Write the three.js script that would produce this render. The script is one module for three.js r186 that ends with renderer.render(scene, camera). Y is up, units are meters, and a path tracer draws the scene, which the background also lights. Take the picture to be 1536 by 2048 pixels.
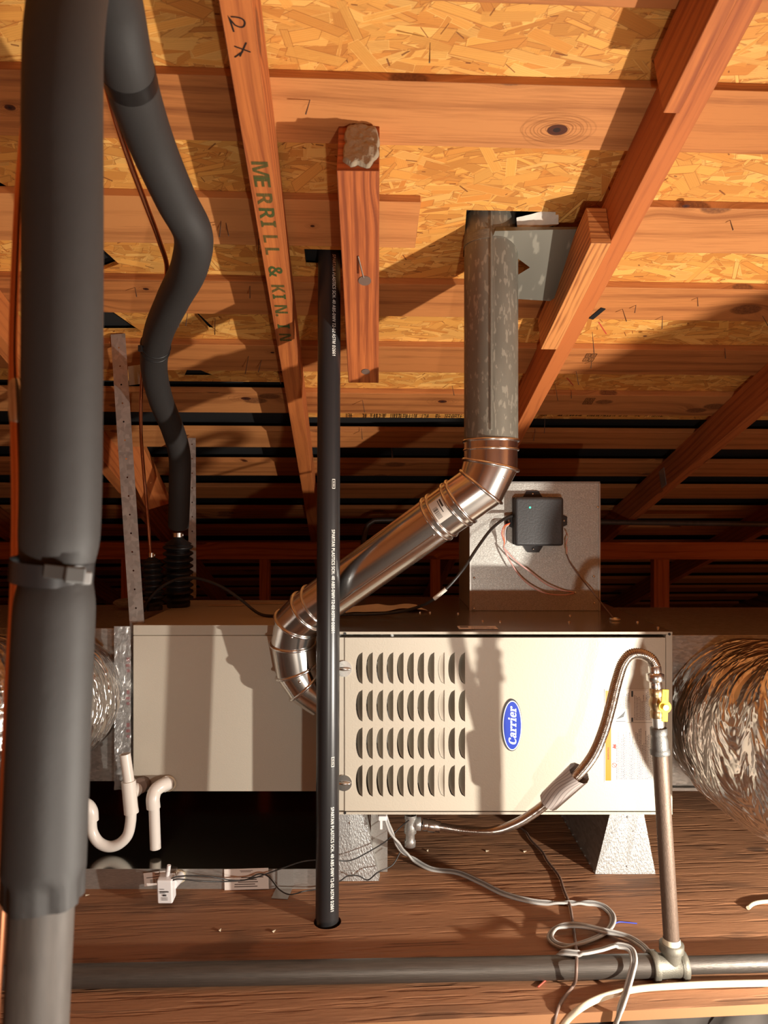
import * as THREE from 'three';
import { RoundedBoxGeometry } from 'three/addons/geometries/RoundedBoxGeometry.js';
import { mergeGeometries } from 'three/addons/utils/BufferGeometryUtils.js';

// ---------------------------------------------------------------- camera, light, exposure
const FOCAL = 1450, EYE = 0.924;                     // focal length in photo pixels, eye height above the platform
const scene = new THREE.Scene();
scene.background = new THREE.Color(0x000000);
const camera = new THREE.PerspectiveCamera(2 * Math.atan(1024 / FOCAL) * 180 / Math.PI, 0.75, 0.05, 30);
camera.position.set(0, EYE, 0);
camera.lookAt(0, EYE, -1);
camera.focus = 1.8; camera.userData.fStop = 7;
const renderer = new THREE.WebGLRenderer();
renderer.toneMapping = THREE.LinearToneMapping;
renderer.toneMappingExposure = 1.25;
renderer.shadowMap.enabled = true;
const LAMPS = [
  { at: [1.22, EYE - 0.66, -0.76], power: 10.6, size: 0.8, color: [1, 0.93, 0.82] },
  { at: [0.25, EYE - 0.60, 0.05], power: 2.1, size: 1.0, color: [1, 0.93, 0.82] },
];

// ---------------------------------------------------------------- helpers
const V = (x, y, z) => new THREE.Vector3(x, y, z);
const P = (px, py, d) => V((px - 768) * d / FOCAL, EYE - (py - 1024) * d / FOCAL, -d);   // a photo pixel at a depth in metres
const onFloor = (px, py, h = 0) => P(px, py, (EYE - h) * FOCAL / (py - 1024));
let rs = 12345;
const rnd = () => { rs = (rs + 0x6d2b79f5) | 0; let t = Math.imul(rs ^ (rs >>> 15), 1 | rs); t = (t + Math.imul(t ^ (t >>> 7), 61 | t)) ^ t; return ((t ^ (t >>> 14)) >>> 0) / 4294967296; };
const rr = (a, b) => a + (b - a) * rnd();
const used = new Map();
const numbered = (n) => { const k = used.get(n) ?? 0; used.set(n, k + 1); return k ? n + '_' + String(k).padStart(3, '0') : n; };
function tag(o, label, category, group, kind) {
  o.userData = { label, category };
  if (group) o.userData.group = group;
  if (kind) o.userData.kind = kind;
  return o;
}
function thing(name, label, category, at = V(0, 0, 0), group) {
  const o = new THREE.Group(); o.name = numbered(name); o.position.copy(at); scene.add(o);
  return tag(o, label, category, group);
}
function shade(m) { m.castShadow = true; m.receiveShadow = true; return m; }
function part(parent, name, geo, mat, label) {          // geometry given in the parent's own frame
  const m = shade(new THREE.Mesh(geo, mat)); m.name = name; parent.add(m);
  if (label) m.userData.label = label;
  return m;
}
function wpart(parent, name, geo, mat, label) {          // geometry given in world coordinates, parent neither turned nor scaled
  const p = V(0, 0, 0); for (let o = parent; o && o !== scene; o = o.parent) p.add(o.position);
  return part(parent, name, geo.translate(-p.x, -p.y, -p.z), mat, label);
}
function solo(name, geo, mat, label, category, group) {  // a thing of one mesh, geometry in world coordinates
  geo.computeBoundingBox(); const b = geo.boundingBox, c = V((b.min.x + b.max.x) / 2, b.min.y, (b.min.z + b.max.z) / 2);
  const m = shade(new THREE.Mesh(geo.translate(-c.x, -c.y, -c.z), mat)); m.name = numbered(name); m.position.copy(c); scene.add(m);
  return tag(m, label, category, group);
}
function struct(name, geo, mat, parent = scene) {
  const m = shade(new THREE.Mesh(geo, mat)); m.name = name; parent.add(m); m.userData.kind = 'structure'; return m;
}
const clean = (g) => { const n = g.index ? g.toNonIndexed() : g; for (const k of Object.keys(n.attributes)) if (!['position', 'normal', 'uv'].includes(k)) n.deleteAttribute(k); return n; };
const merge = (list) => mergeGeometries(list.map(clean));
const box = (sx, sy, sz, x = 0, y = 0, z = 0) => new THREE.BoxGeometry(sx, sy, sz).translate(x, y, z);
const rbox = (sx, sy, sz, r, x = 0, y = 0, z = 0) => new RoundedBoxGeometry(sx, sy, sz, 2, r).translate(x, y, z);
const span = (x0, x1, y0, y1, z0, z1, r = 0) => (r ? rbox : (a, b, c, _, x, y, z) => box(a, b, c, x, y, z))(x1 - x0, y1 - y0, z1 - z0, r, (x0 + x1) / 2, (y0 + y1) / 2, (z0 + z1) / 2);
function aim(geo, from, to) {                            // +y of the geometry along from -> to, its origin at from
  const q = new THREE.Quaternion().setFromUnitVectors(V(0, 1, 0), to.clone().sub(from).normalize());
  return geo.applyQuaternion(q).translate(from.x, from.y, from.z);
}
const rod = (a, b, r0, r1 = r0, n = 20) => aim(new THREE.CylinderGeometry(r1, r0, a.distanceTo(b), n).translate(0, a.distanceTo(b) / 2, 0), a, b);
const lathe = (pts, a, b, n = 28) => aim(new THREE.LatheGeometry(pts.map((p) => new THREE.Vector2(p[0], p[1])), n), a, b);
// smooth tube along points; r a number or a function of (t, length along, angle)
function tube(pts, r, n = 60, rad = 12, caps = true) {
  const c = new THREE.CatmullRomCurve3(pts, false, 'centripetal'); c.arcLengthDivisions = Math.max(200, n * 2);
  const L = c.getLength(), fr = c.computeFrenetFrames(n, false), pos = [], uv = [], idx = [], f = typeof r === 'function' ? r : () => r;
  for (let i = 0; i <= n; i++) {
    const t = i / n, p = c.getPointAt(t);
    for (let j = 0; j <= rad; j++) {
      const a = j / rad * Math.PI * 2, k = f(t, t * L, a), N = fr.normals[i], B = fr.binormals[i];
      pos.push(p.x + k * (Math.cos(a) * N.x + Math.sin(a) * B.x), p.y + k * (Math.cos(a) * N.y + Math.sin(a) * B.y), p.z + k * (Math.cos(a) * N.z + Math.sin(a) * B.z));
      uv.push(t * L, j / rad * 2 * Math.PI * f(t, t * L, 0));
    }
  }
  const w = rad + 1;
  for (let i = 0; i < n; i++) for (let j = 0; j < rad; j++) { const a = i * w + j, b = a + w; idx.push(a, a + 1, b, b, a + 1, b + 1); }
  const g = new THREE.BufferGeometry();
  g.setAttribute('position', new THREE.Float32BufferAttribute(pos, 3)); g.setAttribute('uv', new THREE.Float32BufferAttribute(uv, 2)); g.setIndex(idx);
  g.computeVertexNormals();
  const nm = g.attributes.normal;
  for (let i = 0; i <= n; i++) {
    const a = i * w, b = a + rad, x = nm.getX(a) + nm.getX(b), y = nm.getY(a) + nm.getY(b), z = nm.getZ(a) + nm.getZ(b), l = Math.hypot(x, y, z) || 1;
    nm.setXYZ(a, x / l, y / l, z / l); nm.setXYZ(b, x / l, y / l, z / l);
  }
  if (!caps) return g;
  const out = [g];
  for (const [i, s] of [[0, -1], [n, 1]]) {
    const q = [], cp = c.getPointAt(i / n);
    for (let j = 0; j < rad; j++) { const a = (i * w + j) * 3, b = (i * w + j + 1) * 3; const A = pos.slice(a, a + 3), B = pos.slice(b, b + 3); q.push(cp.x, cp.y, cp.z, ...(s > 0 ? A : B), ...(s > 0 ? B : A)); }
    const k = new THREE.BufferGeometry(); k.setAttribute('position', new THREE.Float32BufferAttribute(q, 3)); k.setAttribute('uv', new THREE.Float32BufferAttribute(new Array(q.length / 3 * 2).fill(0), 2)); k.computeVertexNormals(); out.push(k);
  }
  return merge(out);
}
// a row of straight pipe lengths with mitred joints; returns one geometry for each length and one bead for each joint
function mitred(pts, r, rad = 40) {
  const n = pts.length, dir = []; for (let i = 0; i < n - 1; i++) dir.push(pts[i + 1].clone().sub(pts[i]).normalize());
  let N = V(0, 0, 1).cross(dir[0]).normalize(); const rings = [], segs = [], beads = [];
  const radius = (i) => (typeof r === 'function' ? r(i) : r);
  const frames = dir.map((d, i) => { if (i) { const q = new THREE.Quaternion().setFromUnitVectors(dir[i - 1], d); N = N.clone().applyQuaternion(q); } return [N.clone(), d.clone().cross(N)]; });
  for (let i = 0; i < n; i++) {
    const k = Math.min(i, n - 2), d = dir[k], plane = i === 0 ? dir[0] : i === n - 1 ? dir[n - 2] : dir[i - 1].clone().add(dir[i]).normalize(), ring = [];
    for (let j = 0; j <= rad; j++) {
      const a = j / rad * 2 * Math.PI, o = frames[k][0].clone().multiplyScalar(Math.cos(a) * radius(i)).addScaledVector(frames[k][1], Math.sin(a) * radius(i));
      o.addScaledVector(d, -o.dot(plane) / d.dot(plane)); ring.push(pts[i].clone().add(o));
    }
    rings.push(ring);
  }
  for (let i = 0; i < n - 1; i++) {
    const pos = [], nor = [], uv = [], idx = [];
    for (const [e, ring] of [[0, rings[i]], [1, rings[i + 1]]]) ring.forEach((p, j) => {
      const a = j / rad * 2 * Math.PI, o = frames[i][0].clone().multiplyScalar(Math.cos(a)).addScaledVector(frames[i][1], Math.sin(a));
      pos.push(p.x, p.y, p.z); nor.push(o.x, o.y, o.z); uv.push(j / rad * 0.32, e * pts[i].distanceTo(pts[i + 1]));
    });
    const w = rad + 1; for (let j = 0; j < rad; j++) idx.push(j, j + 1, j + w, j + 1, j + w + 1, j + w);
    const g = new THREE.BufferGeometry(); g.setAttribute('position', new THREE.Float32BufferAttribute(pos, 3)); g.setAttribute('normal', new THREE.Float32BufferAttribute(nor, 3)); g.setAttribute('uv', new THREE.Float32BufferAttribute(uv, 2)); g.setIndex(idx);
    segs.push(g);
  }
  for (let i = 1; i < n - 1; i++) {
    const c = pts[i], loop = rings[i].slice(0, rad).map((p) => p.clone().sub(c).multiplyScalar(1.02).add(c));
    beads.push(new THREE.TubeGeometry(new THREE.CatmullRomCurve3(loop, true), 64, 0.004, 8, true));
  }
  return { segs, beads };
}

// ---------------------------------------------------------------- textures
const s2b = (x) => Math.max(0, Math.min(255, Math.round(255 * (x <= 0.0031308 ? 12.92 * x : 1.055 * Math.pow(x, 1 / 2.4) - 0.055))));
const hash = (x, y, s) => { let h = (Math.imul(x, 374761393) + Math.imul(y, 668265263) + Math.imul(s, 974634777)) | 0; h = Math.imul(h ^ (h >>> 13), 1274126177); return ((h ^ (h >>> 16)) >>> 0) / 4294967296; };
function vnoise(x, y, s) {
  const ix = Math.floor(x), iy = Math.floor(y), fx = x - ix, fy = y - iy, u = fx * fx * (3 - 2 * fx), v = fy * fy * (3 - 2 * fy);
  const a = hash(ix, iy, s), b = hash(ix + 1, iy, s), c = hash(ix, iy + 1, s), d = hash(ix + 1, iy + 1, s);
  return a + (b - a) * u + (c - a) * v + (a - b - c + d) * u * v;
}
const fbm = (x, y, s, o = 4) => { let t = 0, a = 0.5, n = 0; for (let i = 0; i < o; i++) { t += a * vnoise(x, y, s + i * 17); n += a; x *= 2.03; y *= 2.03; a *= 0.5; } return t / n; };
function dataTex(w, h, fn, srgb = true, wrap = THREE.MirroredRepeatWrapping) {
  const d = new Uint8Array(w * h * 4);
  for (let y = 0, i = 0; y < h; y++) for (let x = 0; x < w; x++, i += 4) { const c = fn(x / w, y / h); d[i] = srgb ? s2b(c[0]) : c[0] * 255; d[i + 1] = srgb ? s2b(c[1]) : c[1] * 255; d[i + 2] = srgb ? s2b(c[2]) : c[2] * 255; d[i + 3] = 255; }
  const t = new THREE.DataTexture(d, w, h); t.wrapS = t.wrapT = wrap; t.magFilter = THREE.LinearFilter; t.minFilter = THREE.LinearMipmapLinearFilter; t.generateMipmaps = true;
  if (srgb) t.colorSpace = THREE.SRGBColorSpace; t.needsUpdate = true; return t;
}
const mix3 = (a, b, t) => [a[0] + (b[0] - a[0]) * t, a[1] + (b[1] - a[1]) * t, a[2] + (b[2] - a[2]) * t];
const clamp01 = (x) => Math.max(0, Math.min(1, x));
const sstep = (a, b, x) => { const t = clamp01((x - a) / (b - a)); return t * t * (3 - 2 * t); };
const WU = 1.6, WV = 0.4;                                 // metres covered by one wood texture
function woodTex(seed, light, dark, freq, contrast, knots, w = 1536, h = 384) {
  const kn = []; for (let i = 0; i < knots; i++) kn.push([hash(i, 1, seed) * WU, hash(i, 2, seed) * WV, 0.012 + 0.012 * hash(i, 3, seed)]);
  return dataTex(w, h, (u, v) => {
    const x = u * WU, y = v * WV; let g = y + 0.05 * (fbm(x * 1.1, y * 2.5, seed, 3) - 0.5), core = 0;
    for (const [kx, ky, r] of kn) { const dx = (x - kx) / 1.9, dy = y - ky, q = (dx * dx + dy * dy) / (r * r); if (q < 14) { g += r * 1.7 * Math.exp(-q / 2.2); core = Math.max(core, sstep(1.1, 0.55, q)); } }
    const ring = 0.5 + 0.5 * Math.sin(g * freq + 3 * fbm(x * 2, y * 9, seed + 5, 2)), line = Math.pow(ring, 3);
    const fine = fbm(x * 14, g * 420, seed + 9, 3), tone = fbm(x * 1.6, y * 7, seed + 3, 3);
    let c = mix3(light, dark, clamp01(contrast * (0.6 * line * (0.4 + 0.9 * tone) + 1.0 * (fine - 0.42) + 1.0 * (tone - 0.5))));
    if (core) c = mix3(c, [dark[0] * 0.35, dark[1] * 0.3, dark[2] * 0.35], core * 0.85 * (0.6 + 0.4 * vnoise(x * 300, y * 300, seed)));
    return [c[0], c[1] * 0.92, c[2] * 0.78];
  });
}
const canvas = (w, h, draw) => { const c = document.createElement('canvas'); c.width = w; c.height = h; draw(c.getContext('2d'), w, h); const t = new THREE.CanvasTexture(c); t.colorSpace = THREE.SRGBColorSpace; t.wrapS = t.wrapT = THREE.ClampToEdgeWrapping; return t; };
const scaled = (t, u, v) => { const k = t.clone(); k.repeat.set(u, v); return k; };

const osbTex = canvas(2048, 2048, (g, w, h) => {
  g.fillStyle = 'rgb(205,150,84)'; g.fillRect(0, 0, w, h);
  const tones = [[222, 166, 94], [230, 178, 104], [214, 155, 84], [234, 186, 116], [210, 150, 80], [228, 174, 100], [204, 142, 74], [240, 196, 128], [226, 172, 98]];
  for (let i = 0; i < 9500; i++) {
    const x = rnd() * w, y = rnd() * h, L = rr(60, 210), W = rr(8, 42), a = (rnd() < 0.75 ? rr(-0.42, 0.42) : rr(-1.5, 1.5)), c = tones[Math.floor(rnd() * tones.length)], k = rr(0.93, 1.05);
    for (const [ox, oy] of [[0, 0], [x > w - 260 ? -w : x < 260 ? w : 0, 0], [0, y > h - 260 ? -h : y < 260 ? h : 0]]) {
      g.save(); g.translate(x + ox, y + oy); g.rotate(a);
      g.beginPath(); g.moveTo(-L / 2, -W / 2 + rr(0, W * 0.3)); g.lineTo(L / 2 - rr(0, 30), -W / 2); g.lineTo(L / 2, W / 2 - rr(0, W * 0.3)); g.lineTo(-L / 2 + rr(0, 30), W / 2); g.closePath();
      g.fillStyle = `rgba(${c[0] * k | 0},${c[1] * k | 0},${c[2] * k | 0},0.86)`; g.fill();
      if (rnd() < 0.5) { g.lineWidth = 1.6; g.strokeStyle = rnd() < 0.65 ? 'rgba(130,72,26,0.42)' : 'rgba(255,224,168,0.5)'; g.stroke(); }
      g.lineWidth = 0.8; g.strokeStyle = 'rgba(140,84,34,0.16)';
      for (let q = -W / 2 + 4; q < W / 2; q += 6) { g.beginPath(); g.moveTo(-L / 2, q); g.lineTo(L / 2, q + rr(-2, 2)); g.stroke(); }
      g.restore();
    }
  }
  for (let i = 0; i < 260; i++) { g.save(); g.translate(rnd() * w, rnd() * h); g.rotate(rr(-1.2, 1.2)); g.fillStyle = 'rgba(92,44,14,0.6)'; g.fillRect(0, 0, rr(6, 40), rr(2, 5)); g.restore(); }
});
osbTex.wrapS = osbTex.wrapT = THREE.RepeatWrapping; osbTex.repeat.set(1 / 1.25, 1 / 1.25);
const spangle = dataTex(512, 512, (u, v) => {               // zinc crystals: each cell one tone
  let best = 9, id = 0; const x = u * 46, y = v * 46, ix = Math.floor(x), iy = Math.floor(y);
  for (let j = -1; j <= 1; j++) for (let i = -1; i <= 1; i++) { const cx = ix + i + hash(ix + i, iy + j, 3), cy = iy + j + hash(ix + i, iy + j, 4), q = (cx - x) ** 2 + (cy - y) ** 2; if (q < best) { best = q; id = hash(ix + i, iy + j, 8); } }
  const k = 0.72 + 0.28 * id; return [k, k, k];
}, false, THREE.RepeatWrapping);
const mottle = dataTex(512, 512, (u, v) => { const a = fbm(u * 70, v * 46, 31, 3), f = sstep(0.62, 0.70, a), k = Math.min(1, 0.42 + 0.25 * fbm(u * 9, v * 7, 41, 3) + 0.32 * f); return [k, k * 0.985, k * 0.95]; }, false, THREE.RepeatWrapping);
const crinkle = dataTex(1024, 1024, (u, v) => {
  const r = (x, y, s) => 1 - Math.abs(2 * fbm(x, y, s, 2) - 1) * 2.2; const a = r(u * 64 + 3 * fbm(u * 8, v * 8, 2, 2), v * 9, 3), b = r(u * 30 + 5 * v, v * 22, 7), c = r(u * 110, v * 40, 11);
  const k = clamp01(0.6 * a + 0.22 * b + 0.22 * c); return [k, k, k];
}, false, THREE.MirroredRepeatWrapping);
const peel = dataTex(256, 256, (u, v) => { const k = fbm(u * 60, v * 60, 5, 2); return [k, k, k]; }, false);
const grime = dataTex(512, 512, (u, v) => { const k = 0.6 + 0.4 * fbm(u * 14, v * 14, 15, 4); return [k, k, k]; }, false);

// ---------------------------------------------------------------- materials
const std = (o) => new THREE.MeshStandardMaterial(o);
const lin = (r, g, b) => new THREE.Color().setRGB(r, g, b);
const woodMat = (t) => std({ map: t, roughness: 0.72, bumpMap: t, bumpScale: 0.0008 });
const M = {};
M.board = [woodMat(woodTex(11, [0.53, 0.212, 0.066], [0.29, 0.098, 0.027], 120, 1.05, 5)), woodMat(woodTex(23, [0.49, 0.188, 0.056], [0.26, 0.085, 0.022], 150, 1.1, 4)), woodMat(woodTex(37, [0.57, 0.245, 0.085], [0.32, 0.115, 0.033], 90, 1.0, 6))];
M.rafter = [woodMat(woodTex(51, [0.52, 0.165, 0.042], [0.27, 0.066, 0.016], 210, 0.9, 2)), woodMat(woodTex(67, [0.48, 0.145, 0.038], [0.25, 0.06, 0.015], 260, 0.95, 2))];
M.stub = woodMat(woodTex(73, [0.52, 0.15, 0.04], [0.24, 0.055, 0.014], 300, 1.1, 1));
M.cleat = woodMat(woodTex(79, [0.62, 0.26, 0.085], [0.26, 0.08, 0.02], 520, 1.3, 0));
M.osb = std({ map: osbTex, roughness: 0.7, bumpMap: osbTex, bumpScale: 0.0012, color: lin(0.95, 0.79, 0.52) });
M.felt = std({ color: lin(0.006, 0.005, 0.005), roughness: 1 });
const plyT = dataTex(2048, 1024, (u, v) => {                 // 2.4 m x 1.2 m of weathered plywood, grain along u
  const x = u * 2.4, y = v * 1.2; let g = y + 0.09 * (fbm(x * 0.9, y * 2.2, 7, 3) - 0.5), core = 0;
  for (let i = 0; i < 16; i++) { const kx = hash(i, 5, 77) * 2.4, ky = hash(i, 6, 77) * 1.2, r = 0.012 + 0.008 * hash(i, 7, 77), dx = (x - kx) / 2, dy = y - ky, q = (dx * dx + dy * dy) / (r * r); if (q < 14) { g += r * 1.5 * Math.exp(-q / 2); core = Math.max(core, sstep(1, 0.5, q)); } }
  const ring = Math.pow(0.5 + 0.5 * Math.sin(g * 60 + 3 * fbm(x * 3, y * 10, 9, 2)), 2), fine = fbm(x * 9, g * 200, 12, 4), tone = fbm(x * 2, y * 3.5, 21, 4), dirt = sstep(0.55, 0.75, fbm(x * 5, y * 14, 33, 4));
  let c = mix3([0.36, 0.165, 0.075], [0.18, 0.077, 0.034], clamp01(0.14 * ring + 0.5 * (fine - 0.38) + 1.0 * (tone - 0.4)));
  c = mix3(c, [0.10, 0.048, 0.024], dirt * 0.55 + core * 0.7);
  const check = sstep(0.74, 0.82, fbm(x * 7, y * 120, 44, 2)); return mix3(c, [0.10, 0.04, 0.016], check * 0.6);
});
const plyB = dataTex(1024, 1024, (u, v) => { const x = u * 2.4, y = v * 1.2, c = 1 - sstep(0.56, 0.72, fbm(x * 7, y * 130, 44, 3)), k = 0.7 * c + 0.3 * fbm(x * 30, y * 200, 6, 3); return [k, k, k]; }, false);
M.ply = std({ map: plyT, bumpMap: plyB, bumpScale: 0.0022, roughness: 0.75 });
M.plyEdge = std({ color: lin(0.30, 0.135, 0.055), roughness: 0.8 });
M.cream = std({ color: lin(0.54, 0.485, 0.395), roughness: 0.42, bumpMap: scaled(peel, 6, 6), bumpScale: 0.0002 });
M.coil = std({ color: lin(0.50, 0.45, 0.37), roughness: 0.45, bumpMap: scaled(peel, 6, 6), bumpScale: 0.0002 });
M.cabinetTop = std({ color: lin(0.36, 0.31, 0.26), roughness: 0.22, metalness: 0.75 });
M.galv = std({ color: lin(0.56, 0.55, 0.52), metalness: 0.75, roughness: 0.4, map: scaled(spangle, 2, 2), roughnessMap: scaled(spangle, 2.3, 2.3) });
M.galvBox = std({ color: lin(0.52, 0.51, 0.475), metalness: 0.6, roughness: 0.42, map: scaled(spangle, 4, 4), bumpMap: scaled(spangle, 4, 4), bumpScale: 0.0012 });
M.galvHammer = std({ color: lin(0.66, 0.67, 0.66), metalness: 0.85, roughness: 0.45, map: scaled(spangle, 8, 8), bumpMap: scaled(grime, 8, 8), bumpScale: 0.003 });
M.pan = std({ color: lin(0.34, 0.33, 0.30), metalness: 1, roughness: 0.13 });
M.vent = std({ color: lin(0.36, 0.34, 0.285), metalness: 0.5, roughness: 0.5, map: mottle });
M.flue = std({ color: lin(0.80, 0.79, 0.77), metalness: 1, roughness: 0.2 });
M.foil = std({ color: lin(0.78, 0.76, 0.74), metalness: 1, roughness: 0.22, bumpMap: crinkle, bumpScale: 0.010 });
M.foilDuct = std({ color: lin(0.66, 0.63, 0.60), metalness: 1, roughness: 0.27, bumpMap: scaled(crinkle, 1.2, 1.2), bumpScale: 0.008 });
M.tape = std({ color: lin(0.86, 0.84, 0.82), metalness: 0.7, roughness: 0.22, bumpMap: scaled(crinkle, 3, 3), bumpScale: 0.01 });
M.blackPlastic = std({ color: lin(0.022, 0.021, 0.022), roughness: 0.32 });
M.moduleBlack = std({ color: lin(0.036, 0.036, 0.038), roughness: 0.5, bumpMap: scaled(grime, 3, 3), bumpScale: 0.0008 });
M.rubber = std({ color: lin(0.009, 0.008, 0.008), roughness: 0.4 });
M.foam = std({ color: lin(0.025, 0.0225, 0.0215), roughness: 0.62, bumpMap: scaled(grime, 5, 5), bumpScale: 0.0006 });
M.greyPipe = std({ color: lin(0.085, 0.07, 0.06), roughness: 0.6, map: scaled(grime, 2, 2) });
M.pvc = std({ color: lin(0.78, 0.72, 0.66), roughness: 0.3 });
M.whitePlastic = std({ color: lin(0.80, 0.78, 0.78), roughness: 0.35 });
M.clear = new THREE.MeshPhysicalMaterial({ color: 0xffffff, roughness: 0.08, transmission: 1, thickness: 0 });
M.copper = std({ color: lin(0.78, 0.33, 0.17), metalness: 1, roughness: 0.3 });
M.solder = std({ color: lin(0.7, 0.66, 0.62), metalness: 1, roughness: 0.32 });
M.iron = std({ color: lin(0.105, 0.088, 0.074), metalness: 0.5, roughness: 0.45, map: scaled(grime, 4, 4), bumpMap: scaled(grime, 9, 9), bumpScale: 0.0006 });
M.ironLight = std({ color: lin(0.19, 0.178, 0.145), metalness: 0.6, roughness: 0.5, bumpMap: scaled(grime, 9, 9), bumpScale: 0.0008 });
M.rust = std({ color: lin(0.19, 0.13, 0.095), metalness: 0.45, roughness: 0.5, map: scaled(grime, 5, 5), bumpMap: scaled(grime, 9, 9), bumpScale: 0.0006 });
M.steel = std({ color: lin(0.70, 0.68, 0.64), metalness: 1, roughness: 0.25 });
M.brass = std({ color: lin(0.55, 0.40, 0.22), metalness: 1, roughness: 0.35 });
M.flex = std({ color: lin(0.52, 0.47, 0.42), metalness: 1, roughness: 0.22 });
M.yellow = std({ color: lin(0.86, 0.56, 0.012), roughness: 0.4 });
M.grey = std({ color: lin(0.19, 0.185, 0.18), roughness: 0.5 });
M.cast = std({ color: lin(0.17, 0.165, 0.155), metalness: 0.6, roughness: 0.45, bumpMap: scaled(grime, 9, 9), bumpScale: 0.0008 });
M.buckle = std({ color: lin(0.075, 0.073, 0.07), roughness: 0.4 });
M.greyLight = std({ color: lin(0.40, 0.39, 0.37), roughness: 0.5 });
M.creamWire = std({ color: lin(0.66, 0.57, 0.42), roughness: 0.5 });
M.brown = std({ color: lin(0.16, 0.10, 0.075), roughness: 0.5 });
M.pink = std({ color: lin(0.66, 0.38, 0.34), roughness: 0.5 });
M.red = std({ color: lin(0.62, 0.09, 0.06), roughness: 0.5 });
M.blue = std({ color: lin(0.05, 0.08, 0.5), roughness: 0.5 });
M.orange = std({ color: lin(0.72, 0.24, 0.05), roughness: 0.5 });
M.blackWire = std({ color: lin(0.02, 0.018, 0.017), roughness: 0.4 });
M.nail = std({ color: lin(0.22, 0.17, 0.14), metalness: 0.8, roughness: 0.5 });
M.paper = std({ color: lin(0.68, 0.63, 0.55), roughness: 0.8 });
M.mortar = std({ color: lin(0.36, 0.29, 0.20), roughness: 0.95, bumpMap: scaled(grime, 2, 2), bumpScale: 0.004 });
M.drywall = std({ color: lin(0.42, 0.37, 0.30), roughness: 0.9 });
M.fluff = std({ color: lin(0.10, 0.085, 0.075), roughness: 1 });
const print = (w, h, draw) => std({ map: canvas(w, h, draw), transparent: true, roughness: 0.6 });
const opaquePrint = (w, h, draw, r = 0.5) => std({ map: canvas(w, h, draw), roughness: r });

// lumber with grain running along one axis; texture placed in metres
function wbox(sx, sy, sz, grain, cx = 0, cy = 0, cz = 0, r = 0.0016) {
  const g = new RoundedBoxGeometry(sx, sy, sz, 1, r), p = g.attributes.position, n = g.attributes.normal, uv = g.attributes.uv, uo = rnd() * 3, vo = rnd() * 2;
  for (let i = 0; i < p.count; i++) {
    const q = [p.getX(i), p.getY(i), p.getZ(i)], a = [Math.abs(n.getX(i)), Math.abs(n.getY(i)), Math.abs(n.getZ(i))], f = a.indexOf(Math.max(...a));
    if (f === grain) { const [s, t] = [0, 1, 2].filter((k) => k !== f); uv.setXY(i, (uo + q[s] * 0.3) / WU, (vo + q[t]) / WV); }
    else { const o = [0, 1, 2].find((k) => k !== f && k !== grain); uv.setXY(i, (uo + q[grain]) / WU, (vo + q[o] + f * 0.11) / WV); }
  }
  return g.translate(cx, cy, cz);
}

// ---------------------------------------------------------------- the roof frame: x along the boards, y out through the roof, z up the slope
const SLOPE = 0.34, TURN = 0.05, ROOF0 = V(0, EYE + 1.157, 0);
const axR = V(1, 0, -TURN).normalize(), axS = V(-TURN, -SLOPE, -1).normalize(), axN = axR.clone().cross(axS).negate().normalize();
if (axN.y < 0) axN.negate();
const roofM = new THREE.Matrix4().makeBasis(axR, axN, axS.clone().negate()).setPosition(ROOF0), roofQ = new THREE.Quaternion().setFromRotationMatrix(roofM), roofI = roofM.clone().invert();
const roofW = (u, h, v) => V(u, -h, -v).applyMatrix4(roofM);          // h below the sheathing, v down the slope
function roofAt(px, py, h = 0) {                                       // where a pixel's ray meets the roof at h below the sheathing
  const o = V(0, EYE, 0).applyMatrix4(roofI), t = P(px, py, 1).applyMatrix4(roofI).sub(o), k = (-h - o.y) / t.y; return [o.x + t.x * k, -(o.z + t.z * k)];
}
const roofGroup = (name) => { const g = new THREE.Group(); g.name = name; g.position.copy(ROOF0); g.quaternion.copy(roofQ); scene.add(g); return g; };

const ceiling = roofGroup('ceiling'); tag(ceiling, 'roof deck of spaced boards under strand board sheathing', 'ceiling', null, 'structure');
const VK = Math.sqrt(1 + SLOPE * SLOPE);
const lineU = [roofAt(470, 0, 0.122)[0], roofAt(1497, 0, 0.122)[0]], step = lineU[1] - lineU[0];
{ // sheathing with cut-outs
  const sh = new THREE.Shape([[-3, -1.9], [3, -1.9], [3, 2.60], [lineU[0], 2.60], [lineU[0], 2.36], [-3, 2.36]].map((p) => new THREE.Vector2(...p)));
  const hole = (list) => sh.holes.push(new THREE.Path(list.map(([x, y]) => new THREE.Vector2(...roofAt(x, y, 0)))));
  hole([[933, 420], [1112, 424], [1100, 520], [926, 514]]);
  hole([[608, 498], [684, 500], [684, 537], [612, 533]]);
  hole([[205, 618], [222, 621], [284, 664], [205, 664]]);
  hole([[386, 627], [396, 626], [436, 664], [418, 662]]);
  hole([[366, 757], [378, 731], [442, 757]]);
  hole([[535, 735], [555, 737], [590, 757], [575, 758]]);
  hole([[-5, 362], [30, 382], [-5, 384]]);
  hole([[205, 498], [238, 528], [205, 540]]);
  part(ceiling, 'sheathing', new THREE.ExtrudeGeometry(sh, { depth: 0.012, bevelEnabled: false }).rotateX(-Math.PI / 2), M.osb, 'strand board sheathing');
  part(ceiling, 'roofing_felt', box(6.2, 0.01, 9.2, 0, 0.03, -2.6), M.felt, 'black roofing felt');
}
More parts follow.
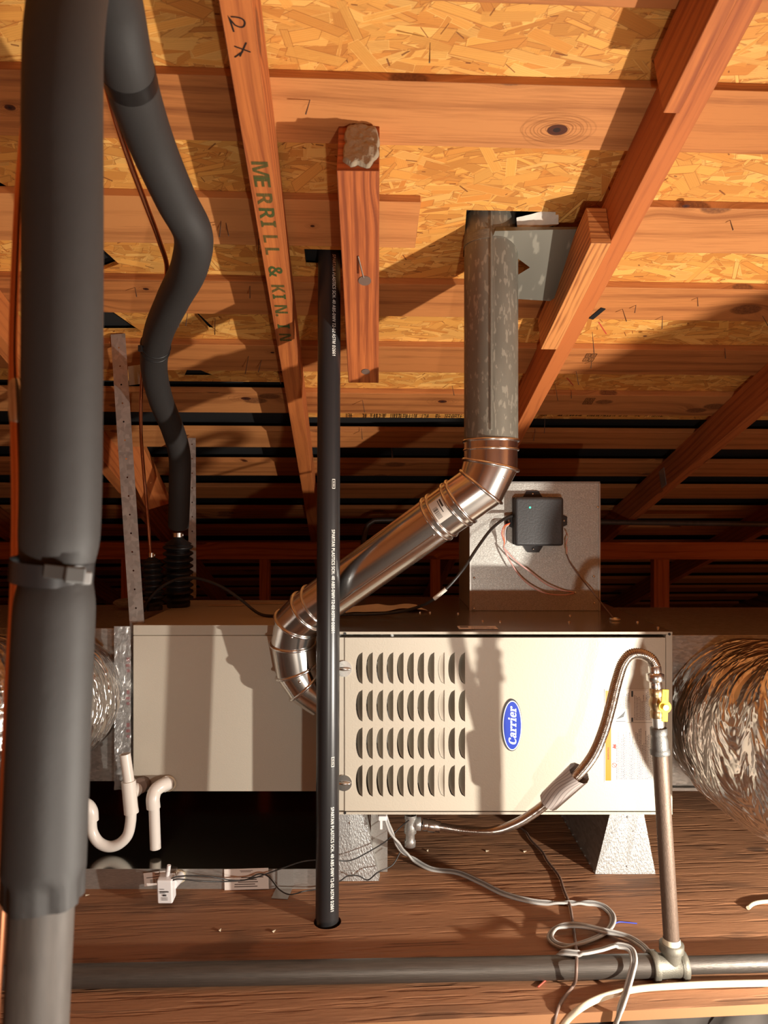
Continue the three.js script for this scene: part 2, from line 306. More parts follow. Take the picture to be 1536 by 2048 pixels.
for (let k = -10; k < 19; k++) {
  const near = (1.219 + 0.262 * k) * VK + rr(-0.006, 0.006), w = 0.14 + rr(-0.006, 0.004), pieces = [];
  if (k === 1) pieces.push([-3, roofAt(840, 440, 0.019)[0]], [roofAt(1215, 450, 0.019)[0], 3]);
  else pieces.push([-3, lineU[0] + rr(-0.004, 0.004)], [lineU[0] + 0.004, lineU[1]], [lineU[1] + 0.004, 3]);
  for (const [a, b] of pieces) {
    const m = part(ceiling, 'roof_board', wbox(b - a - 0.003, 0.019, w, 0, (a + b) / 2, -0.0096, -(near + w / 2)), M.board[Math.floor(rnd() * 3)]);
    m.rotation.y = rr(-0.001, 0.001);
  }
}
// nail points that came through the deck
for (const [x, y, l] of [[442, 442, .035], [452, 446, .03], [517, 478, .03], [524, 480, .025], [500, 572, .03], [538, 585, .02], [430, 640, .035], [362, 628, .03], [375, 628, .03], [497, 712, .05], [523, 720, .03], [558, 748, .03],
  [1185, 668, .05], [1152, 742, .04], [1110, 770, .05], [1143, 785, .015], [1090, 835, .05], [1070, 862, .03], [1245, 618, .035], [1272, 610, .015], [1325, 632, .03], [1525, 632, .04], [1460, 440, .02], [1183, 722, .02], [725, 800, .04], [723, 860, .03], [783, 897, .03], [785, 905, .02], [905, 775, .02],
  [1105, 735, .02], [860, 90, .04], [620, 200, .03], [270, 575, .02], [1130, 1000, .02], [1395, 595, .02], [1450, 700, .02]]) {
  const [u, v] = roofAt(x, y, 0.019);
  part(ceiling, 'nail', new THREE.CylinderGeometry(0.0006, 0.0014, l + 0.012, 6).translate(0, -(l + 0.012) / 2 + 0.006, 0).rotateX(Math.PI).rotateX(Math.PI).rotateZ(rr(-0.25, 0.25)).rotateX(rr(-0.2, 0.3)).translate(u, -0.019, -v), M.nail);
}
// lumber stamps on the boards
const stampMat = print(128, 128, (g) => { g.strokeStyle = g.fillStyle = 'rgba(40,24,14,0.72)'; g.lineWidth = 7; for (const [x, y] of [[8, 8], [66, 8], [8, 66], [66, 66]]) { g.strokeRect(x, y, 46, 46); g.fillRect(x + 12, y + 12, 22, 8); g.fillRect(x + 10, y + 28, 26, 7); } });
for (const [x, y] of [[1180, 716], [1178, 803]]) { const [u, v] = roofAt(x, y, 0.0205); part(ceiling, 'stamp', new THREE.PlaneGeometry(0.036, 0.05).rotateX(Math.PI / 2).translate(u, -0.0206, -v), stampMat, 'dark grade stamp'); }

const strokeMat = print(1024, 48, (g) => { g.fillStyle = 'rgba(44,26,14,0.7)'; for (let x = 4; x < 1010;) { const w = rr(14, 30); if (rnd() < 0.14) { x += 26; continue; } for (let k = 0; k < 3; k++) { if (rnd() < 0.6) g.fillRect(x + rr(0, w - 6), 8, 5, 32); if (rnd() < 0.6) g.fillRect(x, 8 + k * 13, w - 6, 5); } x += w; } });
for (const [a, b, y] of [[690, 925, 833], [1080, 1330, 829]]) { const [u0, v0] = roofAt(a, y, 0), [u1, v1] = roofAt(b, y - 2, 0); part(ceiling, 'stencil_mark', new THREE.PlaneGeometry(u1 - u0, 0.05).rotateX(Math.PI / 2).translate((u0 + u1) / 2, -0.0008, -(v0 + v1) / 2), strokeMat, 'worn dark stencil marks on the sheathing edge'); }
const chalk = std({ color: lin(0.5, 0.06, 0.03), roughness: 0.9 });
for (const [x, y, l] of [[1205, 656, 0.07], [1140, 763, 0.06]]) { const [u, v] = roofAt(x, y, 0); part(ceiling, 'chalk_mark', box(l, 0.0006, 0.003).rotateY(0.95).translate(u, -0.0005, -v), chalk, 'red chalk stroke'); }
{ const [u, v] = roofAt(1194, 627, 0.02); part(ceiling, 'felt_scrap', box(0.014, 0.002, 0.05).rotateY(0.35).translate(u, -0.0205, -v), M.felt, 'black felt scrap'); }
const knotMat = print(256, 128, (g) => { for (let i = 0; i < 9; i++) { g.strokeStyle = `rgba(110,48,18,${0.07 + 0.03 * (9 - i)})`; g.lineWidth = rr(2, 5); g.beginPath(); const wob = [rr(0, 6), rr(0, 6)], am = rr(0.02, 0.07); for (let q = 0; q <= 60; q++) { const a = q / 60 * 2 * Math.PI, k = 1 + am * Math.sin(3 * a + wob[0]) + am * Math.sin(2 * a + wob[1]); g.lineTo(128 + (24 + i * 11) * k * Math.cos(a), 64 + (14 + i * 5.4) * k * Math.sin(a)); } g.stroke(); } g.fillStyle = 'rgba(74,30,16,0.82)'; g.beginPath(); g.ellipse(128, 64, 30, 19, 0, 0, 7); g.fill(); g.fillStyle = 'rgba(34,14,8,0.85)'; g.beginPath(); g.ellipse(126, 64, 11, 8, 0, 0, 7); g.fill(); });
for (const [x, y, w] of [[1115, 260, 0.16], [492, 797, 0.13], [885, 803, 0.12], [490, 922, 0.09], [545, 705, 0.05], [1372, 412, 0.07], [292, 578, 0.06], [625, 452, 0.04], [1290, 672, 0.05], [20, 215, 0.08]]) { const [u, v] = roofAt(x, y, 0.0196); part(ceiling, 'knot', new THREE.PlaneGeometry(w, w * 0.5).rotateX(Math.PI / 2).translate(u, -0.0199, -v), knotMat, 'dark knot in a roof board'); }

// rafters
const RH = 0.103, rafterDepth = 0.019 + RH / 2;
function rafter(u, w, mat, label, v0 = -1.6, v1 = 6.4) {
  const g = new THREE.Group(); g.name = numbered('rafter'); g.position.copy(roofW(u, rafterDepth, (v0 + v1) / 2)); g.quaternion.copy(roofQ); scene.add(g); tag(g, label, 'rafter', null);
  part(g, 'beam', wbox(w, RH, v1 - v0, 2), mat); g.userData.mid = (v0 + v1) / 2; return g;
}
const rafterA = rafter(lineU[0], 0.045, M.rafter[0], 'wooden rafter lettered in green paint along its underside');
const rafterB = rafter(lineU[1], 0.041, M.rafter[1], 'wooden rafter with a sister board and a short cleat nailed to its side');
const rafterC = rafter(lineU[1] + step, 0.041, M.rafter[1], 'shadowed wooden rafter with a small metal plate, above the foil flexible duct');
const rafterD = rafter(lineU[0] - step, 0.041, M.rafter[0], 'wooden rafter behind the thick insulated pipe and perforated strap');
for (const s of [-2, 2]) rafter(lineU[0] + (s < 0 ? -2 : 3) * step, 0.041, M.rafter[1], s < 0 ? 'outer wooden rafter beyond the one behind the insulated pipe' : 'outer wooden rafter beyond the one above the foil duct');
{ // paint lettering on the underside of rafter A
  const at = (px, py) => roofAt(px, py, 0.122)[1] - rafterA.userData.mid;
  const green = print(1536, 160, (g, w, h) => {
    g.fillStyle = 'rgba(58,82,40,0.85)'; g.font = 'bold 138px sans-serif'; g.textBaseline = 'middle';
    let x = 10; for (const ch of ['M', 'E', 'R', 'R', 'I', 'L', 'L', ' ', '&', ' ', 'K', 'I', 'N', '.', ' ', 'I', 'N']) { g.save(); g.translate(x, h / 2); g.scale(1.0, 1.05); g.globalAlpha = 0.7 + 0.3 * rnd(); g.fillText(ch, 0, 0); g.restore(); x += ch === ' ' ? 60 : ch === '.' ? 50 : 96; }
    g.globalCompositeOperation = 'destination-out'; for (let i = 0; i < 900; i++) { g.fillStyle = 'rgba(0,0,0,0.35)'; g.fillRect(rnd() * w, rnd() * h, rr(3, 26), 2); }
  });
  const v0 = at(525, 315), v1 = at(590, 690);
  part(rafterA, 'lettering', new THREE.PlaneGeometry(v1 - v0, 0.044).rotateX(Math.PI / 2).rotateY(Math.PI / 2).translate(0, -RH / 2 - 0.0006, -(v0 + v1) / 2), green, 'green painted letters');
  const black = print(256, 96, (g) => { g.strokeStyle = 'rgba(20,12,8,0.9)'; g.lineWidth = 7; g.lineCap = 'round'; g.beginPath(); g.moveTo(20, 70); g.quadraticCurveTo(20, 20, 50, 24); g.quadraticCurveTo(84, 30, 60, 62); g.lineTo(30, 78); g.lineTo(92, 70); g.stroke(); g.beginPath(); g.moveTo(150, 30); g.lineTo(220, 60); g.moveTo(170, 74); g.lineTo(196, 20); g.moveTo(196, 48); g.lineTo(226, 80); g.stroke(); });
  const b0 = at(470, 25), b1 = at(490, 125);
  part(rafterA, 'pencil_mark', new THREE.PlaneGeometry(b1 - b0, 0.036).rotateX(Math.PI / 2).rotateY(Math.PI / 2).translate(0, -RH / 2 - 0.0006, -(b0 + b1) / 2), black, 'black marker scribble');
}
{ // sister board and cleat on rafter B
  const end = roofAt(1324, 215, 0.122), s = 0.027, mid = rafterB.userData.mid, x = -0.041 / 2 - s / 2 - 0.0005;
  part(rafterB, 'sister_board', wbox(s, 0.112, end[1] + 1.2, 2, x, -0.0075, -((end[1] - 1.2) / 2 - mid)), M.rafter[0]);
  const a = roofAt(1165, 480, 0.122)[1], b = roofAt(1083, 698, 0.128)[1];
  part(rafterB, 'cleat', wbox(0.042, 0.088, b - a, 2, -0.041 / 2 - 0.0215, -0.015, -((a + b) / 2 - mid)), M.cleat, 'short cleat with open grain');
  const c = roofAt(1258, 960, 0.09)[1];
  part(rafterC, 'metal_plate', box(0.003, 0.07, 0.045, -0.0225, -0.01, -(c - rafterC.userData.mid)), M.galv, 'small galvanized plate');
}
{ // cut-off stub hanging below the deck
  const a = P(716, 342, 1.25), b = P(727, 766, 1.78), L = a.distanceTo(b), g = thing('timber_stub', 'cut-off timber stub with mud on its sawn end, hanging under the roof deck', 'timber', a);
  const z = a.clone().sub(b).normalize(), x = V(1, 0, 0).addScaledVector(z, -z.x).normalize(), y = z.clone().cross(x); g.quaternion.setFromRotationMatrix(new THREE.Matrix4().makeBasis(x, y, z));
  part(g, 'beam', wbox(0.074, 0.132, L, 2, 0, 0.066, -L / 2), M.stub);
  const out = []; for (let i = 0; i < 40; i++) { const t = i / 40 * 2 * Math.PI, k = 0.84 + 0.34 * (fbm(i * 0.55, 3, 61, 3) - 0.3), q = Math.pow(Math.abs(Math.cos(t)) ** 5 + Math.abs(Math.sin(t)) ** 5, -0.2); out.push(new THREE.Vector2(0.034 * q * k * Math.cos(t), 0.062 * q * k * Math.sin(t))); }
  const mp = [], mi = [], MR = 14; for (let r = 0; r <= MR; r++) for (let k = 0; k < 40; k++) { const f = r / MR, o = out[k], x = o.x * f, y = o.y * f; mp.push(x, y, r === MR ? -0.003 : 0.004 * Math.sqrt(1 - f * f) + 0.009 * fbm(x * 130 + 9, y * 110 + 4, 65, 4)); }
  for (let r = 0; r < MR; r++) for (let k = 0; k < 40; k++) { const a = r * 40 + k, b = r * 40 + (k + 1) % 40; mi.push(a, a + 40, b, b, a + 40, b + 40); }
  const mud = new THREE.BufferGeometry(); mud.setAttribute('position', new THREE.Float32BufferAttribute(mp, 3)); mud.setAttribute('uv', new THREE.Float32BufferAttribute(mp.flatMap((v, q) => (q % 3 === 0 ? [v * 5, mp[q + 1] * 5] : [])), 2)); mud.setIndex(mi); mud.computeVertexNormals();
  part(g, 'mud_crust', mud.translate(0.004, 0.066, 0.001), M.mortar, 'grey brown mud crust');
  part(g, 'staple', rod(V(-0.004, -0.001, -0.19), V(0.006, -0.012, -0.235), 0.0016, 0.0016, 8), M.nail); part(g, 'knot', new THREE.CylinderGeometry(0.013, 0.013, 0.002, 20).translate(0.008, -0.0004, -0.255), M.brown, 'dark knot');
  part(g, 'knot', new THREE.CylinderGeometry(0.01, 0.01, 0.002, 20).translate(0.006, -0.0004, -0.55), M.brown, 'dark knot');
}

// ---------------------------------------------------------------- platform, walls, far framing
const floorTurn = 0.067;
const floorG = new THREE.Group(); floorG.name = 'floor'; tag(floorG, 'weathered plywood platform under the furnace', 'floor', null, 'structure'); scene.add(floorG);
floorG.position.set(0.1, 0, -1.32); floorG.rotation.y = floorTurn;
{
  const sh = new THREE.Shape([[-2.6, 0], [2.6, 0], [2.6, 2.6], [-2.6, 2.6]].map((p) => new THREE.Vector2(...p)));
  const c = onFloor(655, 1843), inv = new THREE.Matrix4().makeRotationY(-floorTurn), q = c.clone().sub(floorG.position).applyMatrix4(inv);
  sh.holes.push(new THREE.Path().absellipse(q.x, -q.z, 0.031, 0.031, 0, Math.PI * 2, true));
  const g = new THREE.ExtrudeGeometry(sh, { depth: 0.019, bevelEnabled: false, curveSegments: 18 }).rotateX(-Math.PI / 2).translate(0, -0.019, 0), uv = g.attributes.uv, p = g.attributes.position;
  for (let i = 0; i < p.count; i++) uv.setXY(i, p.getX(i) / 2.4, -p.getZ(i) / 1.2);
  part(floorG, 'plywood_sheet', g, [M.ply, M.plyEdge]);
  part(floorG, 'platform_joist', wbox(5.2, 0.14, 0.04, 0, 0, -0.09, -0.34), M.rafter[0]);
}
const lowFloor = struct('floor_lower', box(6.2, 0.1, 10.4, 0, -0.31, -1.8), M.drywall); lowFloor.userData.label = 'attic floor below the platform';
{ // loose fill between the joists in front of the platform
  const g = new THREE.PlaneGeometry(5, 1.6, 160, 50).rotateX(-Math.PI / 2).translate(0, -0.13, -0.75), p = g.attributes.position;
  for (let i = 0; i < p.count; i++) p.setY(i, p.getY(i) + 0.07 * (fbm(p.getX(i) * 22, p.getZ(i) * 22, 91, 4) - 0.5));
  g.computeVertexNormals(); const m = shade(new THREE.Mesh(g, M.fluff)); m.name = 'loose_insulation'; scene.add(m); tag(m, 'dark loose fill insulation below the platform edge', 'insulation', null, 'stuff');
}
const sidewall = (name, x) => struct(name, wbox(0.1, 5, 10.4, 2, x, 1.6, -1.8), M.board[0]); sidewall('wall_left', -3.05); sidewall('wall_right', 3.05);
struct('wall_back', wbox(6.2, 1.4, 0.1, 0, 0, 0.2, -6.6), M.board[1]); struct('wall_front', wbox(6.2, 5, 0.1, 0, 0, 1.6, 3.2), M.board[1]);
struct('ceiling_upper', wbox(6.2, 0.1, 3.4, 0, 0, 2.85, 2.7), M.board[1]);
{ // framing of the far eave
  const d = 3.3, a = P(0, 1118, d), b = P(0, 1084, d);
  const pl = solo('eave_beam', wbox(5.8, b.y - a.y, 0.05, 0, 0, (a.y + b.y) / 2, -d), M.rafter[0], 'long horizontal timber crossing the dark eave behind the furnace', 'beam');
  for (const [x, w, l] of [[530, 0.045, 'upright timber stud under the eave beam behind the elbow'], [1320, 0.07, 'upright timber stud under the eave beam beyond the sheet metal box'], [870, 0.045, 'upright timber stud under the eave beam behind the sloping flue'], [255, 0.045, 'upright timber stud under the eave beam behind the perforated strap']])
    solo('eave_stud', wbox(w, a.y, 0.045, 1, P(x, 1100, d).x, a.y / 2, -d - 0.002), M.rafter[1], l, 'stud', 'studs of the eave framing');
  solo('old_pipe', tube([P(725, 1200, 3.15), P(726, 1090, 3.15), P(740, 1045, 3.15), P(780, 1040, 3.15), P(1000, 1042, 3.15), P(1540, 1048, 3.15), P(1800, 1050, 3.15)], 0.012, 80, 10), M.iron, 'thin old iron pipe running along the dark eave', 'pipe');
  solo('roof_brace', aim(wbox(0.09, 0.6, 0.038, 1, 0, 0.3, 0), P(318, 1010, 2.75), P(215, 790, 2.55)), M.rafter[0], 'diagonal timber brace behind the perforated metal strap', 'brace');
}

// ---------------------------------------------------------------- furnace
const FD = 1.77, S = FD / FOCAL, fx = (px) => (px - 768) * S, fy = (py) => EYE - (py - 1024) * S;
const FX0 = fx(640), FX1 = fx(1344), FY0 = fy(1628), FY1 = fy(1263), FDEP = 0.72;
const furnace = thing('furnace', 'cream horizontal gas furnace with louvered door on sheet metal stands', 'furnace', V((FX0 + FX1) / 2, FY0, -FD - FDEP / 2));
{
  const t = 0.004, body = [span(FX0, FX1, FY0, FY0 + t, -FD - FDEP, -FD - 0.004), span(FX0, FX1, FY0, FY1 - t, -FD - FDEP, -FD - FDEP + t), span(FX0, FX0 + t, FY0, FY1 - t, -FD - FDEP + t, -FD), span(FX1 - t, FX1, FY0, FY1 - t, -FD - FDEP + t, -FD)];
  wpart(furnace, 'casing', merge(body), M.cream);
  wpart(furnace, 'casing_top', span(FX0, FX1, FY1 - t, FY1, -FD - FDEP, -FD - 0.001), M.cabinetTop);
  const lip = wpart(furnace, 'front_rail', merge([span(FX0, FX1, FY1 - 0.0065, FY1 - 0.0005, -FD - 0.006, -FD + 0.002), span(FX0, FX1, FY0, FY0 + 0.006, -FD - 0.006, -FD + 0.003), span(fx(1331), FX1, FY0 + 0.006, FY1 - 0.007, -FD - 0.02, -FD + 0.003, 0.001), span(FX0, FX0 + 0.012, FY0 + 0.006, FY1 - 0.007, -FD - 0.02, -FD)]), M.cream);
  wpart(furnace, 'inner_chamber', merge([span(FX0 + 0.01, FX1 - 0.01, FY0 + 0.01, FY1 - 0.01, -FD - 0.36, -FD - 0.35), span(fx(700), fx(790), fy(1560), fy(1340), -FD - 0.2, -FD - 0.1), span(fx(830), fx(930), fy(1590), fy(1310), -FD - 0.15, -FD - 0.08)]), M.galv, 'sheet metal parts inside the cabinet');
  // louvered door
  const x0 = fx(690), x1 = fx(1330), y0 = fy(1621), y1 = fy(1275), sh = new THREE.Shape([[x0, y0], [x1, y0], [x1, y1], [x0, y1]].map((p) => new THREE.Vector2(...p)));
  const cells = [];
  for (let r = 0; r < 4; r++) for (let c = 0; c < 11; c++) cells.push([fx(725 + c * 20.5), fy(1304 + r * 75), fy(1368 + r * 75), c]);
  const LW = 13.2 * S, arc = (k, yt, yb, x) => { const a = -1 + 2 * k; return [x - LW * Math.sqrt(Math.max(0, 1 - Math.pow(Math.abs(a), 2.1))), yb + (yt - yb) * k]; };
  for (const [x, yt, yb] of cells) { const p = [new THREE.Vector2(x, yb)]; for (let i = 1; i < 14; i++) p.push(new THREE.Vector2(...arc(i / 14, yt, yb, x))); p.push(new THREE.Vector2(x, yt)); sh.holes.push(new THREE.Path(p)); }
  const door = wpart(furnace, 'door', new THREE.ExtrudeGeometry(sh, { depth: 0.0012, bevelEnabled: false }).translate(0, 0, -FD + 0.0012), M.cream, 'louvered door panel');
  wpart(furnace, 'door_edge', merge([span(x0, x1, y1 - 0.001, y1, -FD - 0.012, -FD + 0.0012), span(x0, x1, y0, y0 + 0.001, -FD - 0.012, -FD + 0.0012), span(x0 - 0.0005, x0 + 0.0005, y0, y1, -FD - 0.012, -FD + 0.0012)]), M.cream);
  wpart(furnace, 'side_strip', span(FX0 + 0.012, x0 - 0.001, y0, y1, -FD - 0.004, -FD), M.cream);
  for (const [x, yt, yb, c] of cells) {            // each blade hinges on the straight edge and leans into the cabinet
    const pos = [], idx = [], N = 12, K = 5, deep = c === 8 ? 0.004 : 0.034, w = c === 8 ? 0.92 : 0.84;
    for (let i = 0; i <= N; i++) for (let k = 0; k <= K; k++) { const [ax, ay] = arc(i / N, yt, yb, x), s = k / K, bul = Math.sin(Math.PI * i / N); pos.push(x + (ax - x) * s * w, ay, -FD + 0.0006 - deep * bul * Math.sin(s * Math.PI / 2)); }
    for (let i = 0; i < N; i++) for (let k = 0; k < K; k++) { const a = i * (K + 1) + k, b = a + K + 1; idx.push(a, b, a + 1, a + 1, b, b + 1); }
    const g = new THREE.BufferGeometry(); g.setAttribute('position', new THREE.Float32BufferAttribute(pos, 3)); g.setIndex(idx); g.computeVertexNormals();
    wpart(door, 'louver', g, M.cream);
  }
  for (const py of [1337, 1565]) {
    const c = V(fx(688), fy(py), -FD + 0.002), k = wpart(furnace, 'latch_knob', new THREE.CylinderGeometry(0.0195, 0.0195, 0.005, 32).rotateX(Math.PI / 2).translate(c.x, c.y, c.z), M.steel, 'round quarter-turn latch');
    wpart(k, 'grip', new THREE.SphereGeometry(1, 24, 12).scale(0.018, 0.0045, 0.008).translate(c.x, c.y, c.z + 0.003), M.steel);
  }
  for (const [px, py] of [[690, 1267], [690, 1625], [1338, 1268], [1338, 1623]]) wpart(furnace, 'screw', new THREE.CylinderGeometry(0.003, 0.0035, 0.002, 12).rotateX(Math.PI / 2).translate(fx(px), fy(py), -FD + 0.003), M.blackPlastic);
  for (const [px, py] of [[965, 1243], [1000, 1244], [1138, 1245], [1275, 1245], [840, 1226], [1140, 1232], [916, 1228], [860, 1226], [1316, 1256]]) { const d = (EYE - FY1) * FOCAL / (py - 1024), c = P(px, py, d); wpart(furnace, 'screw', new THREE.CylinderGeometry(0.0028, 0.004, 0.004, 10).translate(c.x, FY1 + 0.002, c.z), M.steel); }
  // oval badge
  const cx = fx(1023), cy = fy(1449), badge = wpart(furnace, 'badge', new THREE.CylinderGeometry(1, 1, 0.004, 64).rotateX(Math.PI / 2).scale(20.5 * S, 52 * S, 1).translate(cx, cy, -FD + 0.0034), std({ color: lin(0.02, 0.02, 0.025), roughness: 0.4 }), 'oval blue badge with white script');
  const bt = canvas(512, 1280, (g, w, h) => {
    g.fillStyle = '#f4f5fb'; g.beginPath(); g.ellipse(w / 2, h / 2, w / 2, h / 2, 0, 0, 7); g.fill();
    g.fillStyle = '#2a44b4'; g.beginPath(); g.ellipse(w / 2, h / 2, w / 2 - 26, h / 2 - 26, 0, 0, 7); g.fill();
    g.translate(w / 2 + 8, h / 2); g.rotate(-Math.PI / 2); g.transform(1, 0, -0.22, 1, 0, 0); g.fillStyle = '#fbfdff'; g.strokeStyle = '#fbfdff'; g.lineWidth = 8; g.textAlign = 'center'; g.textBaseline = 'middle';
    g.font = 'bold 268px serif'; g.scale(0.98, 1); g.fillText('Carrier', 0, 0); g.strokeText('Carrier', 0, 0);
  });
  const face = new THREE.CircleGeometry(1, 64); wpart(badge, 'badge_face', face.scale(19.3 * S, 49.5 * S, 1).translate(cx + 0.0009, cy - 0.0008, -FD + 0.0056), std({ map: bt, roughness: 0.3 }));
  // warning label
  const lt = canvas(800, 1440, (g, w, h) => {
    g.fillStyle = '#dcd5ca'; g.fillRect(0, 0, w, h); g.fillStyle = '#e07f10'; g.fillRect(14, 20, 92, h - 40);
    const vtext = (t, x, y, f, c, anchor = 'center') => { g.save(); g.translate(x, y); g.rotate(-Math.PI / 2); g.fillStyle = c; g.font = f; g.textAlign = anchor; g.textBaseline = 'middle'; g.fillText(t, 0, 0); g.restore(); };
    vtext('\u26A0 WARNING', 60, 1010, 'bold 40px sans-serif', '#3a2208'); g.strokeStyle = '#6a5a4c'; g.lineWidth = 3;
    g.strokeRect(150, 20, 240, 490); g.strokeRect(150, 20, w - 190, 490); g.beginPath(); g.moveTo(130, 520); g.lineTo(w - 20, 520); g.stroke();
    const lines = (x0, x1, y0, y1, step, wide) => { for (let x = x0; x < x1; x += step) { const e = y0 + rr(0, (y1 - y0) * 0.35); for (let y = y1; y > e;) { const k = rr(8, 34); g.fillStyle = `rgba(40,34,30,${rr(0.75, 0.95)})`; g.fillRect(x, y - k, wide, k); y -= k + rr(5, 9); } } };
    lines(180, 380, 40, 300, 24, 8); lines(470, 760, 40, 480, 23, 8); lines(190, 770, 600, 1400, 25, 9);
    g.fillStyle = '#2b2b2b'; g.beginPath(); g.moveTo(330, 330); g.lineTo(300, 430); g.lineTo(180, 470); g.lineTo(260, 400); g.closePath(); g.fill(); g.fillRect(180, 492, 150, 10);
    g.fillRect(420, 26, 30, 90); g.fillRect(420, 440, 30, 64);
    g.fillStyle = '#d23326'; g.beginPath(); g.moveTo(180, 930); g.lineTo(120, 900); g.lineTo(150, 880); g.lineTo(118, 862); g.lineTo(182, 850); g.closePath(); g.fill(); g.lineWidth = 9; g.strokeStyle = '#d23326'; g.beginPath(); g.arc(152, 1180, 34, 0, 7); g.stroke(); g.beginPath(); g.moveTo(130, 1156); g.lineTo(174, 1204); g.stroke();
  });
  wpart(furnace, 'warning_label', new THREE.PlaneGeometry(102 * S, 185 * S).translate(fx(1259), fy(1470.5), -FD + 0.0034), std({ map: lt, roughness: 0.35 }), 'paper warning label with orange band');
  const rt = opaquePrint(512, 160, (g) => { g.fillStyle = '#e6d9cc'; g.fillRect(0, 0, 512, 160); g.fillStyle = '#4a3a30'; g.fillRect(30, 20, 110, 60); for (let i = 0; i < 46; i++) g.fillRect(170 + i * 6.5, 90, rr(1, 5), 50); for (let i = 0; i < 3; i++) g.fillRect(180, 20 + i * 20, rr(120, 260), 7); });
  const q = P(955, 1256, (EYE - FY1) * FOCAL / (1256 - 1024)); wpart(furnace, 'rating_sticker', new THREE.PlaneGeometry(0.098, 0.05).rotateX(-Math.PI / 2).translate(q.x, FY1 + 0.0012, q.z), rt, 'rating sticker with barcode');
}

// ---------------------------------------------------------------- evaporator coil case, pan, plenums
const CD = 1.91, cxx = (px) => (px - 768) * CD / FOCAL, cyy = (py) => EYE - (py - 1024) * CD / FOCAL, CX0 = cxx(266), CX1 = FX0 - 0.002, CY0 = cyy(1583), CY1 = cyy(1250);
const coil = thing('coil_cabinet', 'tan painted evaporator coil cabinet hung beside the furnace over the drain pan', 'cabinet', V((CX0 + CX1) / 2, CY0, -CD - 0.27));
wpart(coil, 'case', span(CX0, CX1, CY0, CY1 - 0.028, -CD - 0.54, -CD, 0.002), M.coil);
wpart(coil, 'top_cover', span(CX0, CX1, CY1 - 0.0272, CY1, -CD - 0.54, -CD + 0.0006, 0.002), M.coil);
{ const st = opaquePrint(512, 96, (g) => { g.fillStyle = '#cdb79f'; g.fillRect(0, 0, 512, 96); g.fillStyle = '#6b4a34'; for (let i = 0; i < 2; i++) g.fillRect(30, 20 + i * 30, rr(250, 430), 10); });
  for (const [px, py, w] of [[452, 1211, 0.11], [530, 1207, 0.12]]) { const q = P(px, py, (EYE - CY1) * FOCAL / (py - 1024)); wpart(coil, 'sticker', new THREE.PlaneGeometry(w, 0.045).rotateX(-Math.PI / 2).translate(q.x, CY1 + 0.0012, q.z), st, 'long paper sticker on the top'); } }

const PX0 = -0.98, PX1 = -0.165, PD = 1.777, pan = thing('drain_pan', 'shallow sheet metal drain pan with a mirror-dark floor under the coil cabinet', 'pan', V((PX0 + PX1) / 2, 0, -PD - 0.34));
{ const h = 0.049; wpart(pan, 'pan_floor', span(PX0 + 0.0012, PX1 - 0.0012, 0.0445, 0.046, -PD - 0.699, -PD - 0.0012), M.pan, 'dark reflective pan floor');
  wpart(pan, 'rim', merge([span(PX0, PX1, 0.0, h, -PD - 0.0012, -PD), span(PX0, PX1, 0.0, h, -PD - 0.7, -PD - 0.6988), span(PX0, PX0 + 0.0012, 0.0, h, -PD - 0.699, -PD - 0.0012), span(PX1 - 0.0012, PX1, 0.0, h, -PD - 0.699, -PD - 0.0012)]), M.galv); }
const card = (name, w, h, at, mat, label, cat, rz = 0, rx = 0) => { const m = shade(new THREE.Mesh(new THREE.BoxGeometry(w, h, 0.0006), mat)); m.name = numbered(name); m.position.copy(at); m.rotation.set(rx, 0, rz); scene.add(m); return tag(m, label, cat); };
card('barcode_tag', 0.054, 0.031, P(310, 1757, PD - 0.012), opaquePrint(256, 148, (g) => { g.fillStyle = '#e9dfd8'; g.fillRect(0, 0, 256, 148); g.fillStyle = '#463a34'; g.fillRect(130, 22, 60, 8); g.fillRect(30, 52, 150, 8); for (let i = 0; i < 22; i++) g.fillRect(70 + i * 6, 78, rr(1, 5), 46); }), 'small white barcode tag beside the float switch', 'tag', 0.12, -0.1);
card('instruction_card', 0.108, 0.050, P(493, 1758, PD - 0.004), opaquePrint(512, 240, (g) => { g.fillStyle = '#eadfd6'; g.fillRect(0, 0, 512, 240); g.fillStyle = '#57463c'; g.fillRect(180, 20, 150, 6); g.fillRect(190, 34, 120, 6); g.font = 'bold 22px sans-serif'; g.textAlign = 'center'; for (let i = 0; i < 5; i++) g.fillRect(256 - rr(60, 150), 96 + i * 26, rr(180, 290), 10); }), 'white printed instruction card hanging on the drain pan rim', 'card', 0.03, -0.05);

